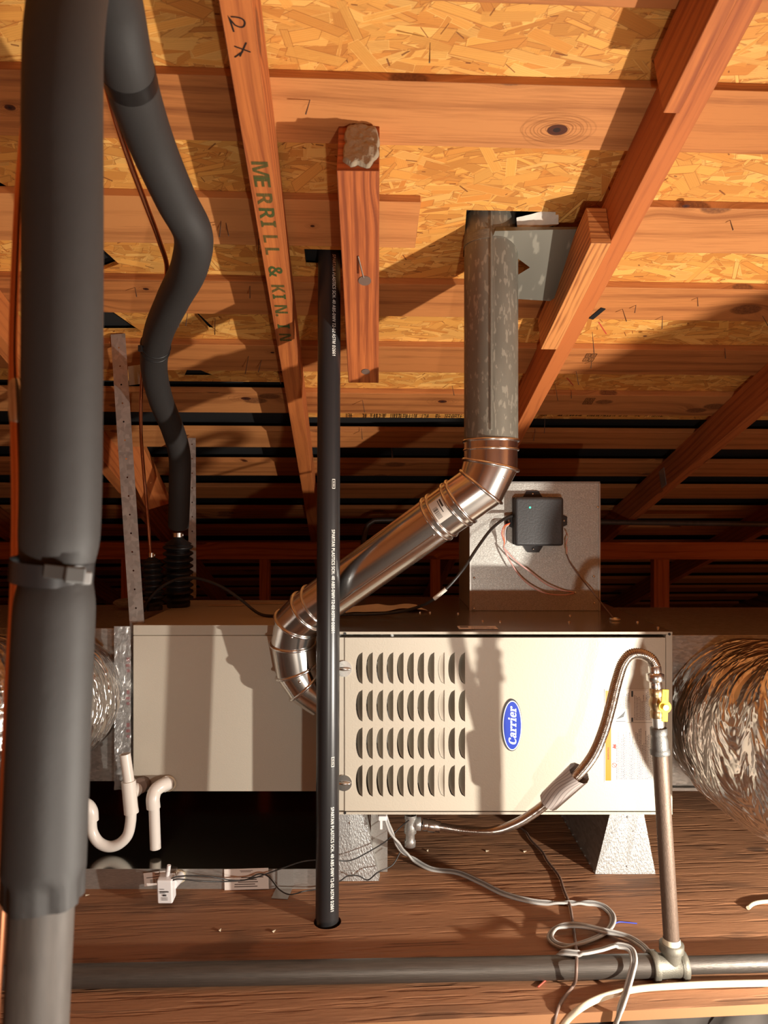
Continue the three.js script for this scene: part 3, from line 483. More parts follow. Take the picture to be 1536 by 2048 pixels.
function sheetDuct(name, label, x0, x1, y0, y1, d0, d1) { const g = thing(name, label, 'duct', V((x0 + x1) / 2, y0, -(d0 + d1) / 2)); wpart(g, 'shell', span(x0, x1, y0, y1, -d1, -d0, 0.0015), M.galv); return g; }
const RPD = 1.92, rp = sheetDuct('return_plenum', 'galvanized sheet metal plenum joined to the furnace behind the large foil duct', FX1 + 0.001, 1.75, EYE - 0.727, EYE - 0.326, RPD, 2.48);
wpart(rp, 'flange', span(FX1 + 0.001, 1.75, EYE - 0.735, EYE - 0.727, -2.48, -RPD + 0.01), M.galv);
const lp = sheetDuct('supply_plenum', 'galvanized supply plenum taped to the coil cabinet behind the insulated pipe', -1.5, CX0 - 0.001, EYE - 0.73, EYE - 0.315, 1.965, 2.46);
{ // foil tape over the seam, crumpled
  const a = cxx(230), b = cxx(263), g = new THREE.PlaneGeometry(b - a, cyy(1252) - cyy(1578), 12, 90), p = g.attributes.position;
  for (let i = 0; i < p.count; i++) p.setZ(i, 0.008 * fbm(p.getX(i) * 110, p.getY(i) * 70, 71, 3) + 0.001);
  g.computeVertexNormals(); wpart(lp, 'foil_tape', g.translate((a + b) / 2, (cyy(1252) + cyy(1578)) / 2, -CD + 0.0005), M.tape, 'crumpled foil tape');
  const red = print(64, 512, (c) => { c.fillStyle = 'rgba(150,50,60,0.45)'; for (let y = 60; y < 500; y += 110) { c.fillRect(20, y, 26, 14); c.fillRect(14, y + 22, 36, 10); c.fillRect(20, y + 40, 26, 10); } });
  wpart(lp, 'tape_print', new THREE.PlaneGeometry(0.02, 0.40).translate(cxx(258), cyy(1430), -CD + 0.0075), red, 'faded red tape print');
  const t2 = new THREE.SphereGeometry(1, 30, 20), q = t2.attributes.position; for (let i = 0; i < q.count; i++) { const v = V().fromBufferAttribute(q, i), k = 0.7 + 0.6 * fbm(v.x * 4 + 3, v.y * 4 + v.z * 3, 75, 3); q.setXYZ(i, v.x * 0.05 * k, v.y * 0.012 * k, v.z * 0.03 * k); }
  t2.computeVertexNormals(); wpart(lp, 'tape_fold', t2.translate(P(250, 1210, 2.33).x, CY1 + 0.004, -2.36), M.tape, 'folded foil tape');
}
// large flexible ducts
function foilDuct(name, label, pts, r, seed, n = 150, rad = 150) {
  const g = tube(pts, (t, l, a) => r * (1 + 0.022 * Math.sin(l * 2 * Math.PI / 0.055 + 0.8 * Math.sin(a)) + 0.05 * (fbm(l * 22 + Math.cos(a) * 1.5, Math.cos(a) * 2 + 7 + Math.sin(a) * 2, seed, 4) - 0.5) + 0.02 * (fbm(l * 60, Math.cos(a) * 8 + Math.sin(a) * 5 + 20, seed + 3, 3) - 0.5)), n, rad, true);
  const uv = g.attributes.uv; return solo(name, g, M.foilDuct, label, 'duct');
}
foilDuct('foil_flex_duct', 'large crinkled foil flexible duct bending out of the return plenum', [P(1500, 1445, 1.93), P(1512, 1450, 1.86), P(1545, 1470, 1.76), P(1615, 1500, 1.62), V(1.08, EYE - 0.47, -1.44), V(1.19, EYE - 0.42, -1.29), V(1.38, EYE - 0.36, -1.13), V(1.62, EYE - 0.33, -1.0), V(1.95, EYE - 0.30, -0.86), V(2.4, EYE - 0.3, -0.8)], 0.215, 5, 220, 150);
foilDuct('foil_supply_duct', 'crinkled foil duct behind the thick insulated pipe, off the supply plenum', [P(112, 1390, 1.97), P(110, 1394, 1.90), P(84, 1400, 1.80), P(20, 1420, 1.66), P(-120, 1440, 1.50), V(-1.25, EYE - 0.44, -1.36), V(-1.8, EYE - 0.46, -1.28), V(-2.6, EYE - 0.46, -1.26)], 0.168, 9, 190, 120);

// sheet metal stands
function stand(name, label, d, bl, br, tl, tr, pyBottom, deep, extra) {
  const s = d / FOCAL, X = (px) => (px - 768) * s, yb = 0.0005, yt = FY0 - 0.002, g = thing(name, label, 'stand', V((X(bl) + X(br)) / 2, 0, -d - deep / 2), 'sheet metal stands under the furnace');
  const quad = (a, b, c, e) => { const q = new THREE.BufferGeometry(); q.setAttribute('position', new THREE.Float32BufferAttribute([...a, ...b, ...c, ...a, ...c, ...e], 3)); q.setAttribute('uv', new THREE.Float32BufferAttribute([0, 0, 1, 0, 1, 1, 0, 0, 1, 1, 0, 1].map((k) => k * 0.3), 2)); q.computeVertexNormals(); return q; };
  const yn = yt - 0.018, m = (X(tl) + X(tr)) / 2, bm = (X(bl) + X(br)) / 2 + 0.004;
  wpart(g, 'front_sheet', merge([quad([X(bl), yb, -d], [bm, yb, -d + 0.001], [m, yn, -d + 0.001], [X(tl), yt, -d]), quad([bm, yb, -d + 0.001], [X(br), yb, -d], [X(tr), yt, -d], [m, yn, -d + 0.001])]), M.galvHammer);
  wpart(g, 'side_sheet', quad([X(bl), yb, -d - deep], [X(bl), yb, -d], [X(tl), yt, -d], [X(tl), yt, -d - deep]), M.galv); wpart(g, 'side_sheet', quad([X(br), yb, -d], [X(br), yb, -d - deep], [X(tr), yt, -d - deep], [X(tr), yt, -d]), M.galv);
  wpart(g, 'top_sheet', quad([X(tl), yt, -d - 0.03], [X(tr), yt, -d - 0.03], [X(tr), yt, -d - deep], [X(tl), yt, -d - deep]), M.galv);
  for (const [rx, ry] of [[m, yn - 0.02], [bm, yb + 0.02]]) wpart(g, 'rivet', new THREE.SphereGeometry(0.003, 10, 8).translate(rx, ry, -d + 0.001), M.steel);
  for (let i = 0; i < 9; i++) wpart(g, 'hem_clip', box(0.004, 0.004, 0.022, (extra > 0 ? X(br) : X(bl)), 0.003, -d - 0.02 - i * 0.042), M.steel);
  return g;
}
stand('furnace_stand', 'bright spangled sheet metal stand under the furnace near the gas riser', 1.85, 1190, 1311, 1226, 1283, 1748, 0.56, -1);
const st2 = stand('furnace_stand', 'dull sheet metal stand under the furnace beside the black drain pipe', 1.815, 645, 758, 672, 727, 1762, 0.56, 1);
wpart(st2, 'flange_sheet', span(P(742, 0, 1.86).x, P(775, 0, 1.86).x, 0.001, FY0 - 0.003, -1.862, -1.86), M.galv);

// perforated hanging straps
function strap(name, label, a, b, w, turn) {
  const L = a.distanceTo(b), sh = new THREE.Shape([[-w / 2, 0], [w / 2, 0], [w / 2, L], [-w / 2, L]].map((p) => new THREE.Vector2(...p)));
  for (let y = 0.03; y < L - 0.02; y += 0.05) sh.holes.push(new THREE.Path().absellipse(0, y, 0.0024, 0.0024, 0, Math.PI * 2, true));
  const g = new THREE.ExtrudeGeometry(sh, { depth: 0.001, bevelEnabled: false, curveSegments: 6 }).rotateY(turn);
  return solo(name, aim(g, a, b), M.galv, label, 'strap', 'perforated straps holding up the coil cabinet');
}
const s1 = strap('hanger_strap', 'perforated galvanized strap in front of the coil cabinet corner, rising to the roof', P(276, 1276, 1.934), P(236, 668, 1.95), 0.039, 0);
strap('hanger_strap', 'perforated galvanized strap at the rear of the coil cabinet, behind the insulated line', P(385, 1196, 2.50), P(384, 876, 2.50), 0.026, 0);
card('strap_end', 0.036, 0.06, P(270, 750, 2.02), M.galv, 'short bent strap end nailed to the roof boards beside the copper line', 'strap', 0.15, -0.3);
{ const a = P(571, 1738, PD - 0.003), g = thing('strap_offcut', 'folded strap offcut hooked over the drain pan rim', 'strap', V(a.x, 0, a.z)); wpart(g, 'hook', span(a.x - 0.02, a.x + 0.02, 0.004, 0.0505, a.z, a.z + 0.001), M.galv); const f = box(0.04, 0.001, 0.045, 0, 0, 0.0225).rotateX(0.04).rotateY(-0.12); wpart(g, 'foot', f.translate(a.x - 0.003, 0.0035, a.z), M.galv); }

// ---------------------------------------------------------------- pipes
{ // black plastic drain pipe with white print
  const a = onFloor(654, 1840), b = P(659, 470, 1.685), r = 0.0264, g = thing('black_drain_pipe', 'upright black plastic drain pipe with white lettering between floor and roof', 'pipe', V(a.x, 0, a.z));
  const lo = V(a.x, -0.12, a.z), hi = V(b.x, b.y + 0.06, b.z), ax = hi.clone().sub(lo).normalize(); wpart(g, 'pipe', rod(lo, hi, r, r, 48), M.blackPlastic);
  const txt = print(96, 1600, (c, w, h) => { c.translate(w / 2, 0); c.rotate(Math.PI / 2); c.fillStyle = 'rgba(236,234,226,0.92)'; c.font = 'bold 70px sans-serif'; c.textBaseline = 'middle'; c.save(); c.scale(0.76, 1); c.fillText('SPARTAN PLASTICS SCH. 40 ABS-DWV T2-02 ASTM D2661 \u25C7', 6, 0); c.restore(); c.globalCompositeOperation = 'destination-out'; c.fillStyle = 'rgba(0,0,0,0.6)'; for (let i = 0; i < 500; i++) c.fillRect(rnd() * h, rr(-40, 40), rr(1, 5), rr(1, 4)); });
  const nsf = print(96, 64, (c) => { c.strokeStyle = c.fillStyle = 'rgba(230,228,220,0.85)'; c.lineWidth = 5; c.translate(48, 32); c.rotate(Math.PI / 2); c.strokeRect(-26, -26, 52, 44); c.font = 'bold 30px sans-serif'; c.textAlign = 'center'; c.textBaseline = 'middle'; c.fillText('SG', 0, -4); });
  const yAt = (py) => EYE - (py - 1024) * 1.636 / FOCAL - 0.01, put = (py0, py1, m) => {
    const h = yAt(py0) - yAt(py1), c = new THREE.CylinderGeometry(r + 0.0005, r + 0.0005, h, 12, 1, true, 0.22, 0.56), y = (yAt(py0) + yAt(py1)) / 2, k = lo.clone().addScaledVector(ax, (y - lo.y) / ax.y), q = new THREE.Quaternion().setFromUnitVectors(V(0, 1, 0), ax);
    wpart(g, 'lettering', c.applyQuaternion(q).translate(k.x, k.y, k.z), m, 'white printed lettering'); };
  put(492, 730, txt); put(1050, 1288, txt); put(1602, 1838, txt); put(948, 970, nsf); put(1503, 1525, nsf);
}
{ // flue: weathered riser, two jointed elbows and a sloping length
  const c = P(982, 884, 1.606), g = thing('flue_pipe', 'galvanized flue pipe with jointed elbows rising from the furnace through the roof', 'flue', V(c.x, c.y, c.z));
  const top = V(c.x, EYE + 0.86, c.z), up = wpart(g, 'vent_riser', rod(c, top, 0.0593, 0.0593, 56), M.vent, 'dull weathered riser');
  wpart(up, 'seam', span(c.x - 0.0105, c.x - 0.0055, c.y + 0.02, top.y, c.z + 0.0565, c.z + 0.0612, 0.001), M.vent);
  const ry = P(0, 486, 1.606).y; wpart(up, 'joint_band', new THREE.CylinderGeometry(0.0606, 0.0606, 0.02, 56, 1, false).translate(c.x, ry, c.z), M.vent);
  const R = 0.0545, pts = [V(c.x, c.y + 0.01, c.z), P(981, 930, 1.606), P(962, 974, 1.61), P(921, 1003, 1.62), P(617, 1222, 1.80), P(592, 1247, 1.82), P(586, 1287, 1.835), P(595, 1340, 1.842), P(613, 1368, 1.845), P(650, 1394, 1.847)], m = mitred(pts, (i) => (i < 2 ? R + 0.0045 : R), 48);
  const names = ['collar', 'elbow_gore', 'elbow_gore', 'sloping_pipe', 'elbow_gore', 'elbow_gore', 'elbow_gore', 'elbow_gore', 'elbow_gore'], segs = m.segs.map((s, i) => wpart(g, names[i], s, M.flue));
  m.beads.forEach((b, i) => wpart(segs[i], 'bead', b, M.flue));
  wpart(segs[0], 'bead', new THREE.TorusGeometry(R + 0.006, 0.003, 10, 56).rotateX(Math.PI / 2).translate(c.x, c.y + 0.002, c.z), M.flue);
  wpart(segs[0], 'bead', new THREE.TorusGeometry(R + 0.0055, 0.0022, 10, 56).rotateX(Math.PI / 2).translate(c.x, c.y - 0.018, c.z), M.flue);
  const A = pts[3], B = pts[4], dir = B.clone().sub(A).normalize(), q = new THREE.Quaternion().setFromUnitVectors(V(0, 0, 1), dir);
  for (const s of [0.012, 0.055, 0.07]) { const p = A.clone().addScaledVector(dir, s); wpart(segs[3], 'bead', new THREE.TorusGeometry(R + 0.0015, 0.0028, 10, 56).applyQuaternion(q).translate(p.x, p.y, p.z), M.flue); }
  const e = B.clone().addScaledVector(dir, -0.03); wpart(segs[3], 'bead', new THREE.TorusGeometry(R + 0.0015, 0.0028, 10, 56).applyQuaternion(q).translate(e.x, e.y, e.z), M.flue);
  const qy = new THREE.Quaternion().setFromUnitVectors(V(0, -1, 0), dir), sm = opaquePrint(192, 128, (t) => { t.fillStyle = '#d8d0c6'; t.fillRect(0, 0, 192, 128); t.fillStyle = '#3a302a'; for (let i = 0; i < 20; i++) t.fillRect(60 + i * 5, 70, rr(1, 4), 46); t.fillRect(20, 14, 70, 16); t.fillRect(20, 40, 110, 8); });
  const sp = A.clone().addScaledVector(dir, 0.034); wpart(segs[3], 'barcode_sticker', new THREE.CylinderGeometry(R + 0.0008, R + 0.0008, 0.034, 20, 1, true, -0.95, 0.95).applyQuaternion(qy).translate(sp.x, sp.y, sp.z), sm, 'small barcode sticker');
  // long seam along the sloping length
  const side = V(0.25, -0.35, 1).normalize(); side.addScaledVector(dir, -side.dot(dir)).normalize();
  wpart(segs[3], 'seam', rod(A.clone().addScaledVector(side, R).addScaledVector(dir, 0.08), B.clone().addScaledVector(side, R).addScaledVector(dir, -0.03), 0.0016, 0.0016, 8), M.flue);
  for (const [i, ox, oy] of [[2, 0.02, 0.0], [1, 0.03, -0.005], [5, 0.0, 0.0], [7, 0.0, 0.0]]) { const p = pts[i].clone().lerp(pts[i + 1], 0.5); wpart(segs[i], 'screw', new THREE.SphereGeometry(0.0042, 12, 8).translate(p.x + ox, p.y + oy, p.z + Math.sqrt(Math.max(0, R * R - ox * ox)) + 0.0005), M.steel); }
}
{ // sheet metal flashing plate and paper scrap at the roof opening
  const q = (list, d0, t = 0.001) => { const pts = list.map(([x, y, d]) => P(x, y, d)), pos = []; for (let i = 1; i < pts.length - 1; i++) for (const p of [pts[0], pts[i], pts[i + 1]]) pos.push(p.x, p.y, p.z); const g = new THREE.BufferGeometry(); g.setAttribute('position', new THREE.Float32BufferAttribute(pos, 3)); g.setAttribute('uv', new THREE.Float32BufferAttribute(pos.flatMap((_, i) => (i % 3 === 0 ? [pos[i] * 1, pos[i + 1] * 1] : [])), 2)); g.computeVertexNormals(); return g; };
  const pl = new THREE.Plane().setFromCoplanarPoints(P(990, 462, 1.535), P(1180, 458, 1.54), P(1034, 598, 1.70)), eye = V(0, EYE, 0), hit = ([x, y]) => { const t = P(x, y, 1).sub(eye), k = -pl.distanceToPoint(eye) / pl.normal.dot(t); return [x, y, k]; };
  solo('flashing_plate', merge([q([[990, 462], [984, 478], [1060, 535], [1190, 545], [1180, 458]].map(hit)), q([[1060, 535], [1032, 552], [1034, 598], [1100, 602], [1190, 545]].map(hit)), q([[990, 462, 1.535], [1180, 458, 1.54], [1180, 454, 1.55], [992, 454, 1.545]])]), M.vent, 'bent galvanized flashing plate between the flue and the cleat', 'flashing');
  const pp = new THREE.PlaneGeometry(0.09, 0.035, 14, 6), p = pp.attributes.position; for (let i = 0; i < p.count; i++) p.setZ(i, 0.02 * (fbm(p.getX(i) * 40, p.getY(i) * 60, 83, 3) - 0.5)); pp.computeVertexNormals();
  const c = P(1076, 442, 1.555); solo('paper_scrap', pp.rotateX(0.5).rotateZ(0.25).translate(c.x, c.y, c.z), M.paper, 'crumpled paper scrap stuffed into the roof opening by the flue', 'paper');
}
{ // thick insulated refrigerant line: loop over the top of the frame and down to the coil
  const pts = [[86, 1800, .60], [94, 1600, .605], [102, 1400, .61], [112, 1180, .618], [117, 1120, .62], [122, 1000, .62], [125, 700, .62], [126, 400, .62], [126, 200, .62], [130, 60, .63], [152, -70, .66], [190, -95, .71], [222, -10, .78], [252, 130, .86], [300, 280, 1.0], [352, 400, 1.12], [386, 468, 1.19], [380, 530, 1.27], [346, 600, 1.42], [316, 670, 1.60], [308, 735, 1.76], [322, 800, 1.90], [346, 860, 2.02], [359, 910, 2.10], [359, 980, 2.16], [357, 1052, 2.22]].map((p) => P(...p));
  const c = new THREE.CatmullRomCurve3(pts, false, 'centripetal'), at = (px, py, d) => P(px, py, d), pinch = P(114, 1142, .619), pr = 0.0328;
  const L = c.getLength(); let best = 9, pl = 0; for (let i = 0; i <= 600; i++) { const q = c.getPointAt(i / 600).distanceTo(pinch); if (q < best) { best = q; pl = i / 600 * L; } }
  const g = thing('insulated_line', 'thick black foam insulated pipe looping up and down to the coil cabinet', 'pipe', P(86, 2048, .6));
  wpart(g, 'foam_sleeve', tube(pts, (t, l, a) => pr * (1 - 0.13 * Math.exp(-(((l - pl) / 0.018) ** 2)) - 0.05 * t + 0.006 * Math.sin(l * 9 + a) + (l < 0.02 ? 0.06 * Math.sin(a * 5 + 1) + 0.03 * Math.sin(a * 11) - 0.05 : 0)), 420, 40), M.foam);
  for (const [t0, w] of [[[258, 172, 0.875], 0.006]]) { const p = P(...t0); let bt = 0, bd = 9; for (let i = 0; i <= 800; i++) { const q = c.getPointAt(i / 800).distanceTo(p); if (q < bd) { bd = q; bt = i / 800; } } const k = c.getPointAt(bt), d = c.getTangentAt(bt); wpart(g, 'joint_ring', rod(k.clone().addScaledVector(d, -0.011), k.clone().addScaledVector(d, 0.011), pr * 0.995, pr * 0.995, 40), M.rubber, 'rubber joint band'); }
  wpart(g, 'bare_pipe', rod(P(73, 2048, .598).lerp(P(86, 1770, .60), -5.4), P(86, 1770, .60), 0.0252, 0.0252, 40), M.greyPipe, 'bare grey pipe end');
  const band = P(114, 1141, .619), ring = new THREE.CylinderGeometry(0.0335, 0.0335, 0.0185, 44, 1, true).rotateZ(-0.10).rotateX(0.06), tie = wpart(g, 'clamp_band', ring.translate(band.x - 0.004, band.y, band.z), M.blackPlastic, 'black strap clamp');
  const b2 = P(150, 1150, .586); wpart(tie, 'buckle', rbox(0.016, 0.014, 0.006, 0.002).rotateZ(-0.12).rotateY(0.5).translate(b2.x, b2.y, b2.z), M.buckle); const b3 = P(170, 1156, .592); wpart(tie, 'buckle_tongue', rbox(0.009, 0.011, 0.008, 0.002).rotateZ(-0.12).rotateY(0.8).translate(b3.x, b3.y, b3.z), M.grey, 'pale buckle tongue');
  const b4 = P(110, 1144, .5845); wpart(tie, 'pull_tab', rbox(0.018, 0.011, 0.002, 0.0008).rotateZ(-0.12).translate(b4.x, b4.y, b4.z), M.buckle);
  // cable ties round the thinner run
  for (const [x, y, d] of [[307, 690, 1.65], [310, 698, 1.67]]) { const p = P(x, y, d); let bt = 0, bd = 9; for (let i = 0; i <= 800; i++) { const q = c.getPointAt(i / 800).distanceTo(p); if (q < bd) { bd = q; bt = i / 800; } } const k = c.getPointAt(bt), dd = c.getTangentAt(bt), q = new THREE.Quaternion().setFromUnitVectors(V(0, 0, 1), dd); wpart(g, 'cable_tie', new THREE.TorusGeometry(pr * 0.975, 0.0022, 8, 36).applyQuaternion(q).translate(k.x, k.y, k.z), M.rubber); }
  const th = P(281, 697, 1.62); wpart(g, 'tie_head', rbox(0.009, 0.014, 0.009, 0.001).translate(th.x, th.y, th.z), M.rubber);
}
{ // copper liquid line
  const g = thing('copper_line', 'bare copper tube strapped along the thick insulated pipe', 'pipe', P(-60, 2860, .64));
  wpart(g, 'tube', tube([[-62, 2860, .64], [-36, 2400, .64], [0, 1800, .64], [14, 1560, .64], [24, 1350, .64], [33, 1180, .64], [36, 1060, .64], [36, 950, .64], [33, 860, .64], [27, 760, .64], [26, 680, .64], [30, 560, .64], [35, 440, .64], [41, 340, .645], [58, 180, .66], [90, 20, .70], [140, -120, .78]].map((p) => P(...p)), (t) => 0.0036 + 0.0022 * sstep(0.66, 0.58, t), 240, 16), M.copper);
  wpart(g, 'soldered_joint', lathe([[0.0035, 0], [0.0058, 0.002], [0.0064, 0.014], [0.0054, 0.02], [0.0062, 0.028], [0.005, 0.036], [0.0038, 0.04]], P(34, 848, .64), P(28, 745, .64)), M.solder, 'silver soldered joint');
  const h = thing('copper_line', 'thin copper tube running down behind the insulated line to a rubber boot', 'pipe', P(301, 1105, 2.2));
  wpart(h, 'tube', tube([[200, 120, .95], [232, 240, 1.02], [262, 330, 1.1], [292, 410, 1.18], [318, 480, 1.28], [334, 540, 1.40], [318, 610, 1.52], [292, 690, 1.75], [284, 760, 1.86], [282, 860, 1.98], [288, 950, 2.08], [296, 1040, 2.16], [301, 1108, 2.2]].map((p) => P(...p)), 0.0046, 160, 12), M.copper);
}
// rubber boots on the coil cabinet
function boot(label, foot, top, rMax, ribs, neck) {
  const g = thing('rubber_boot', label, 'boot', foot, 'ribbed boots where the lines enter the coil cabinet'), H = top.y - foot.y, prof = [[rMax * 0.75, 0], [rMax * 0.8, H * 0.06]];
  for (let i = 0; i < ribs; i++) { const y = H * (0.08 + 0.78 * i / ribs), s = 1 - 0.0 * i; prof.push([rMax * 0.74 * s, y], [rMax * s, y + H * 0.3 / ribs], [rMax * s, y + H * 0.45 / ribs], [rMax * 0.74 * s, y + H * 0.75 / ribs]); }
  prof.push([rMax * 0.9, H * 0.86], [neck, H * 0.93], [neck, H]);
  wpart(g, 'bellows', lathe(prof, foot, top, 40), M.rubber);
  const k = top.clone(); wpart(g, 'hose_clamp', new THREE.CylinderGeometry(neck + 0.0015, neck + 0.0015, 0.013, 28).translate(k.x, k.y - 0.006, k.z), M.steel); wpart(g, 'clamp_screw', rbox(0.012, 0.008, 0.008, 0.002).translate(k.x + neck * 0.9, k.y - 0.006, k.z + neck * 0.5), M.steel);
}
boot('large ribbed black rubber boot around the insulated line', P(357, 1216, 2.28).setY(CY1), P(356, 1066, 2.26), 0.046, 9, 0.015);
boot('slim ribbed black rubber boot around the thin copper tube', P(309, 1228, 2.19).setY(CY1), P(303, 1106, 2.2), 0.031, 8, 0.008);

// white plastic condensate trap and drain
{ const d = 1.862, g = thing('condensate_trap', 'white plastic condensate trap with an open standpipe at the coil cabinet corner', 'trap', P(225, 1705, d)), r = 0.0137;
  wpart(g, 'bend', tube([[262, 1612, d], [261, 1645, d], [254, 1672, d], [236, 1689, d], [217, 1693, d], [198, 1685, d], [185, 1665, d], [182, 1636, d]].map((p) => P(...p)), r, 60, 24), M.pvc);
  wpart(g, 'tee_socket', rod(P(263, 1626, d), P(257, 1562, d), 0.0182, 0.0182, 32), M.pvc); wpart(g, 'tee_branch', rod(P(262, 1588, d), P(281, 1572, 1.905), 0.0175, 0.0165, 28), M.pvc);
  const a = P(258, 1564, d), b = P(250, 1508, d), k = new THREE.CylinderGeometry(r, r, a.distanceTo(b), 32, 1, true).translate(0, a.distanceTo(b) / 2, 0), kin = new THREE.CylinderGeometry(r - 0.002, r - 0.002, a.distanceTo(b), 32, 1, true).translate(0, a.distanceTo(b) / 2, 0), rim = new THREE.RingGeometry(r - 0.002, r, 32).rotateX(-Math.PI / 2).translate(0, a.distanceTo(b), 0);
  wpart(g, 'standpipe', aim(merge([k, kin, rim]), a, b), M.pvc); wpart(g, 'threaded_nipple', rod(P(279, 1572, 1.885), P(287, 1568, 1.909), 0.02, 0.021, 12), M.brown, 'brown threaded nipple');
  wpart(g, 'elbow', tube([[183, 1642, d], [181, 1622, d], [172, 1611, d], [155, 1609, d], [135, 1612, d]].map((p) => P(...p)), 0.0178, 30, 24), M.pvc); }
{ const d = 1.858, g = thing('drain_stub', 'white plastic drain elbow with a short open pipe over the pan', 'drain', P(310, 1698, d));
  wpart(g, 'elbow', tube([[307, 1616, d], [306, 1596, d], [311, 1581, d + .01], [322, 1572, d + .02], [334, 1567, 1.896]].map((p) => P(...p)), 0.0172, 30, 28), M.pvc); wpart(g, 'pipe', rod(P(311, 1697, d), P(308, 1612, d), 0.0137, 0.0137, 28), M.pvc);
  wpart(g, 'hex_adapter', lathe([[0.0, 0], [0.019, 0], [0.021, 0.004], [0.021, 0.014], [0.018, 0.018], [0, 0.018]], P(334, 1567, 1.908), P(328, 1569, 1.88), 6), M.pvc); wpart(g, 'seal_ring', new THREE.TorusGeometry(0.019, 0.003, 8, 24).translate(P(336, 1567, 1.906).x, P(336, 1567, 1.906).y, -1.906), M.creamWire, 'yellowish seal ring'); }
{ // float switch on the pan rim
  const c = P(333, 1800, 1.70), g = thing('float_switch', 'white condensate float switch with a clear cap clipped to the pan rim', 'switch', V(c.x, 0.0, c.z));
  wpart(g, 'body', rbox(0.036, 0.058, 0.032, 0.004).rotateX(0.12).translate(c.x, 0.042, c.z), M.whitePlastic); wpart(g, 'cap', new THREE.CylinderGeometry(0.022, 0.021, 0.012, 6).translate(c.x + 0.003, 0.078, c.z - 0.004), M.clear, 'clear cap'); wpart(g, 'stem', rod(V(c.x + 0.002, 0.07, c.z), V(c.x + 0.006, 0.096, c.z), 0.005, 0.0045, 16), M.whitePlastic);
  wpart(g, 'spout', rod(V(c.x + 0.012, 0.045, c.z - 0.01), P(360, 1752, PD - 0.002).setZ(-PD + 0.001), 0.0115, 0.0125, 24), M.whitePlastic); const n = P(358, 1752, PD); wpart(g, 'lock_nut', new THREE.CylinderGeometry(0.018, 0.018, 0.006, 6).rotateX(Math.PI / 2).translate(n.x, n.y, -PD + 0.004), M.creamWire);
  wpart(g, 'printed_panel', new THREE.PlaneGeometry(0.028, 0.036).rotateX(0.12).translate(c.x, 0.036, c.z + 0.0172), print(128, 160, (t) => { t.fillStyle = 'rgba(40,36,36,0.85)'; t.fillRect(16, 44, 96, 14); t.fillRect(16, 20, 50, 6); t.fillRect(16, 64, 60, 5); t.fillRect(46, 80, 40, 20); for (let i = 0; i < 4; i++) t.fillRect(30, 112 + i * 10, 70, 3); }), 'printed panel'); }

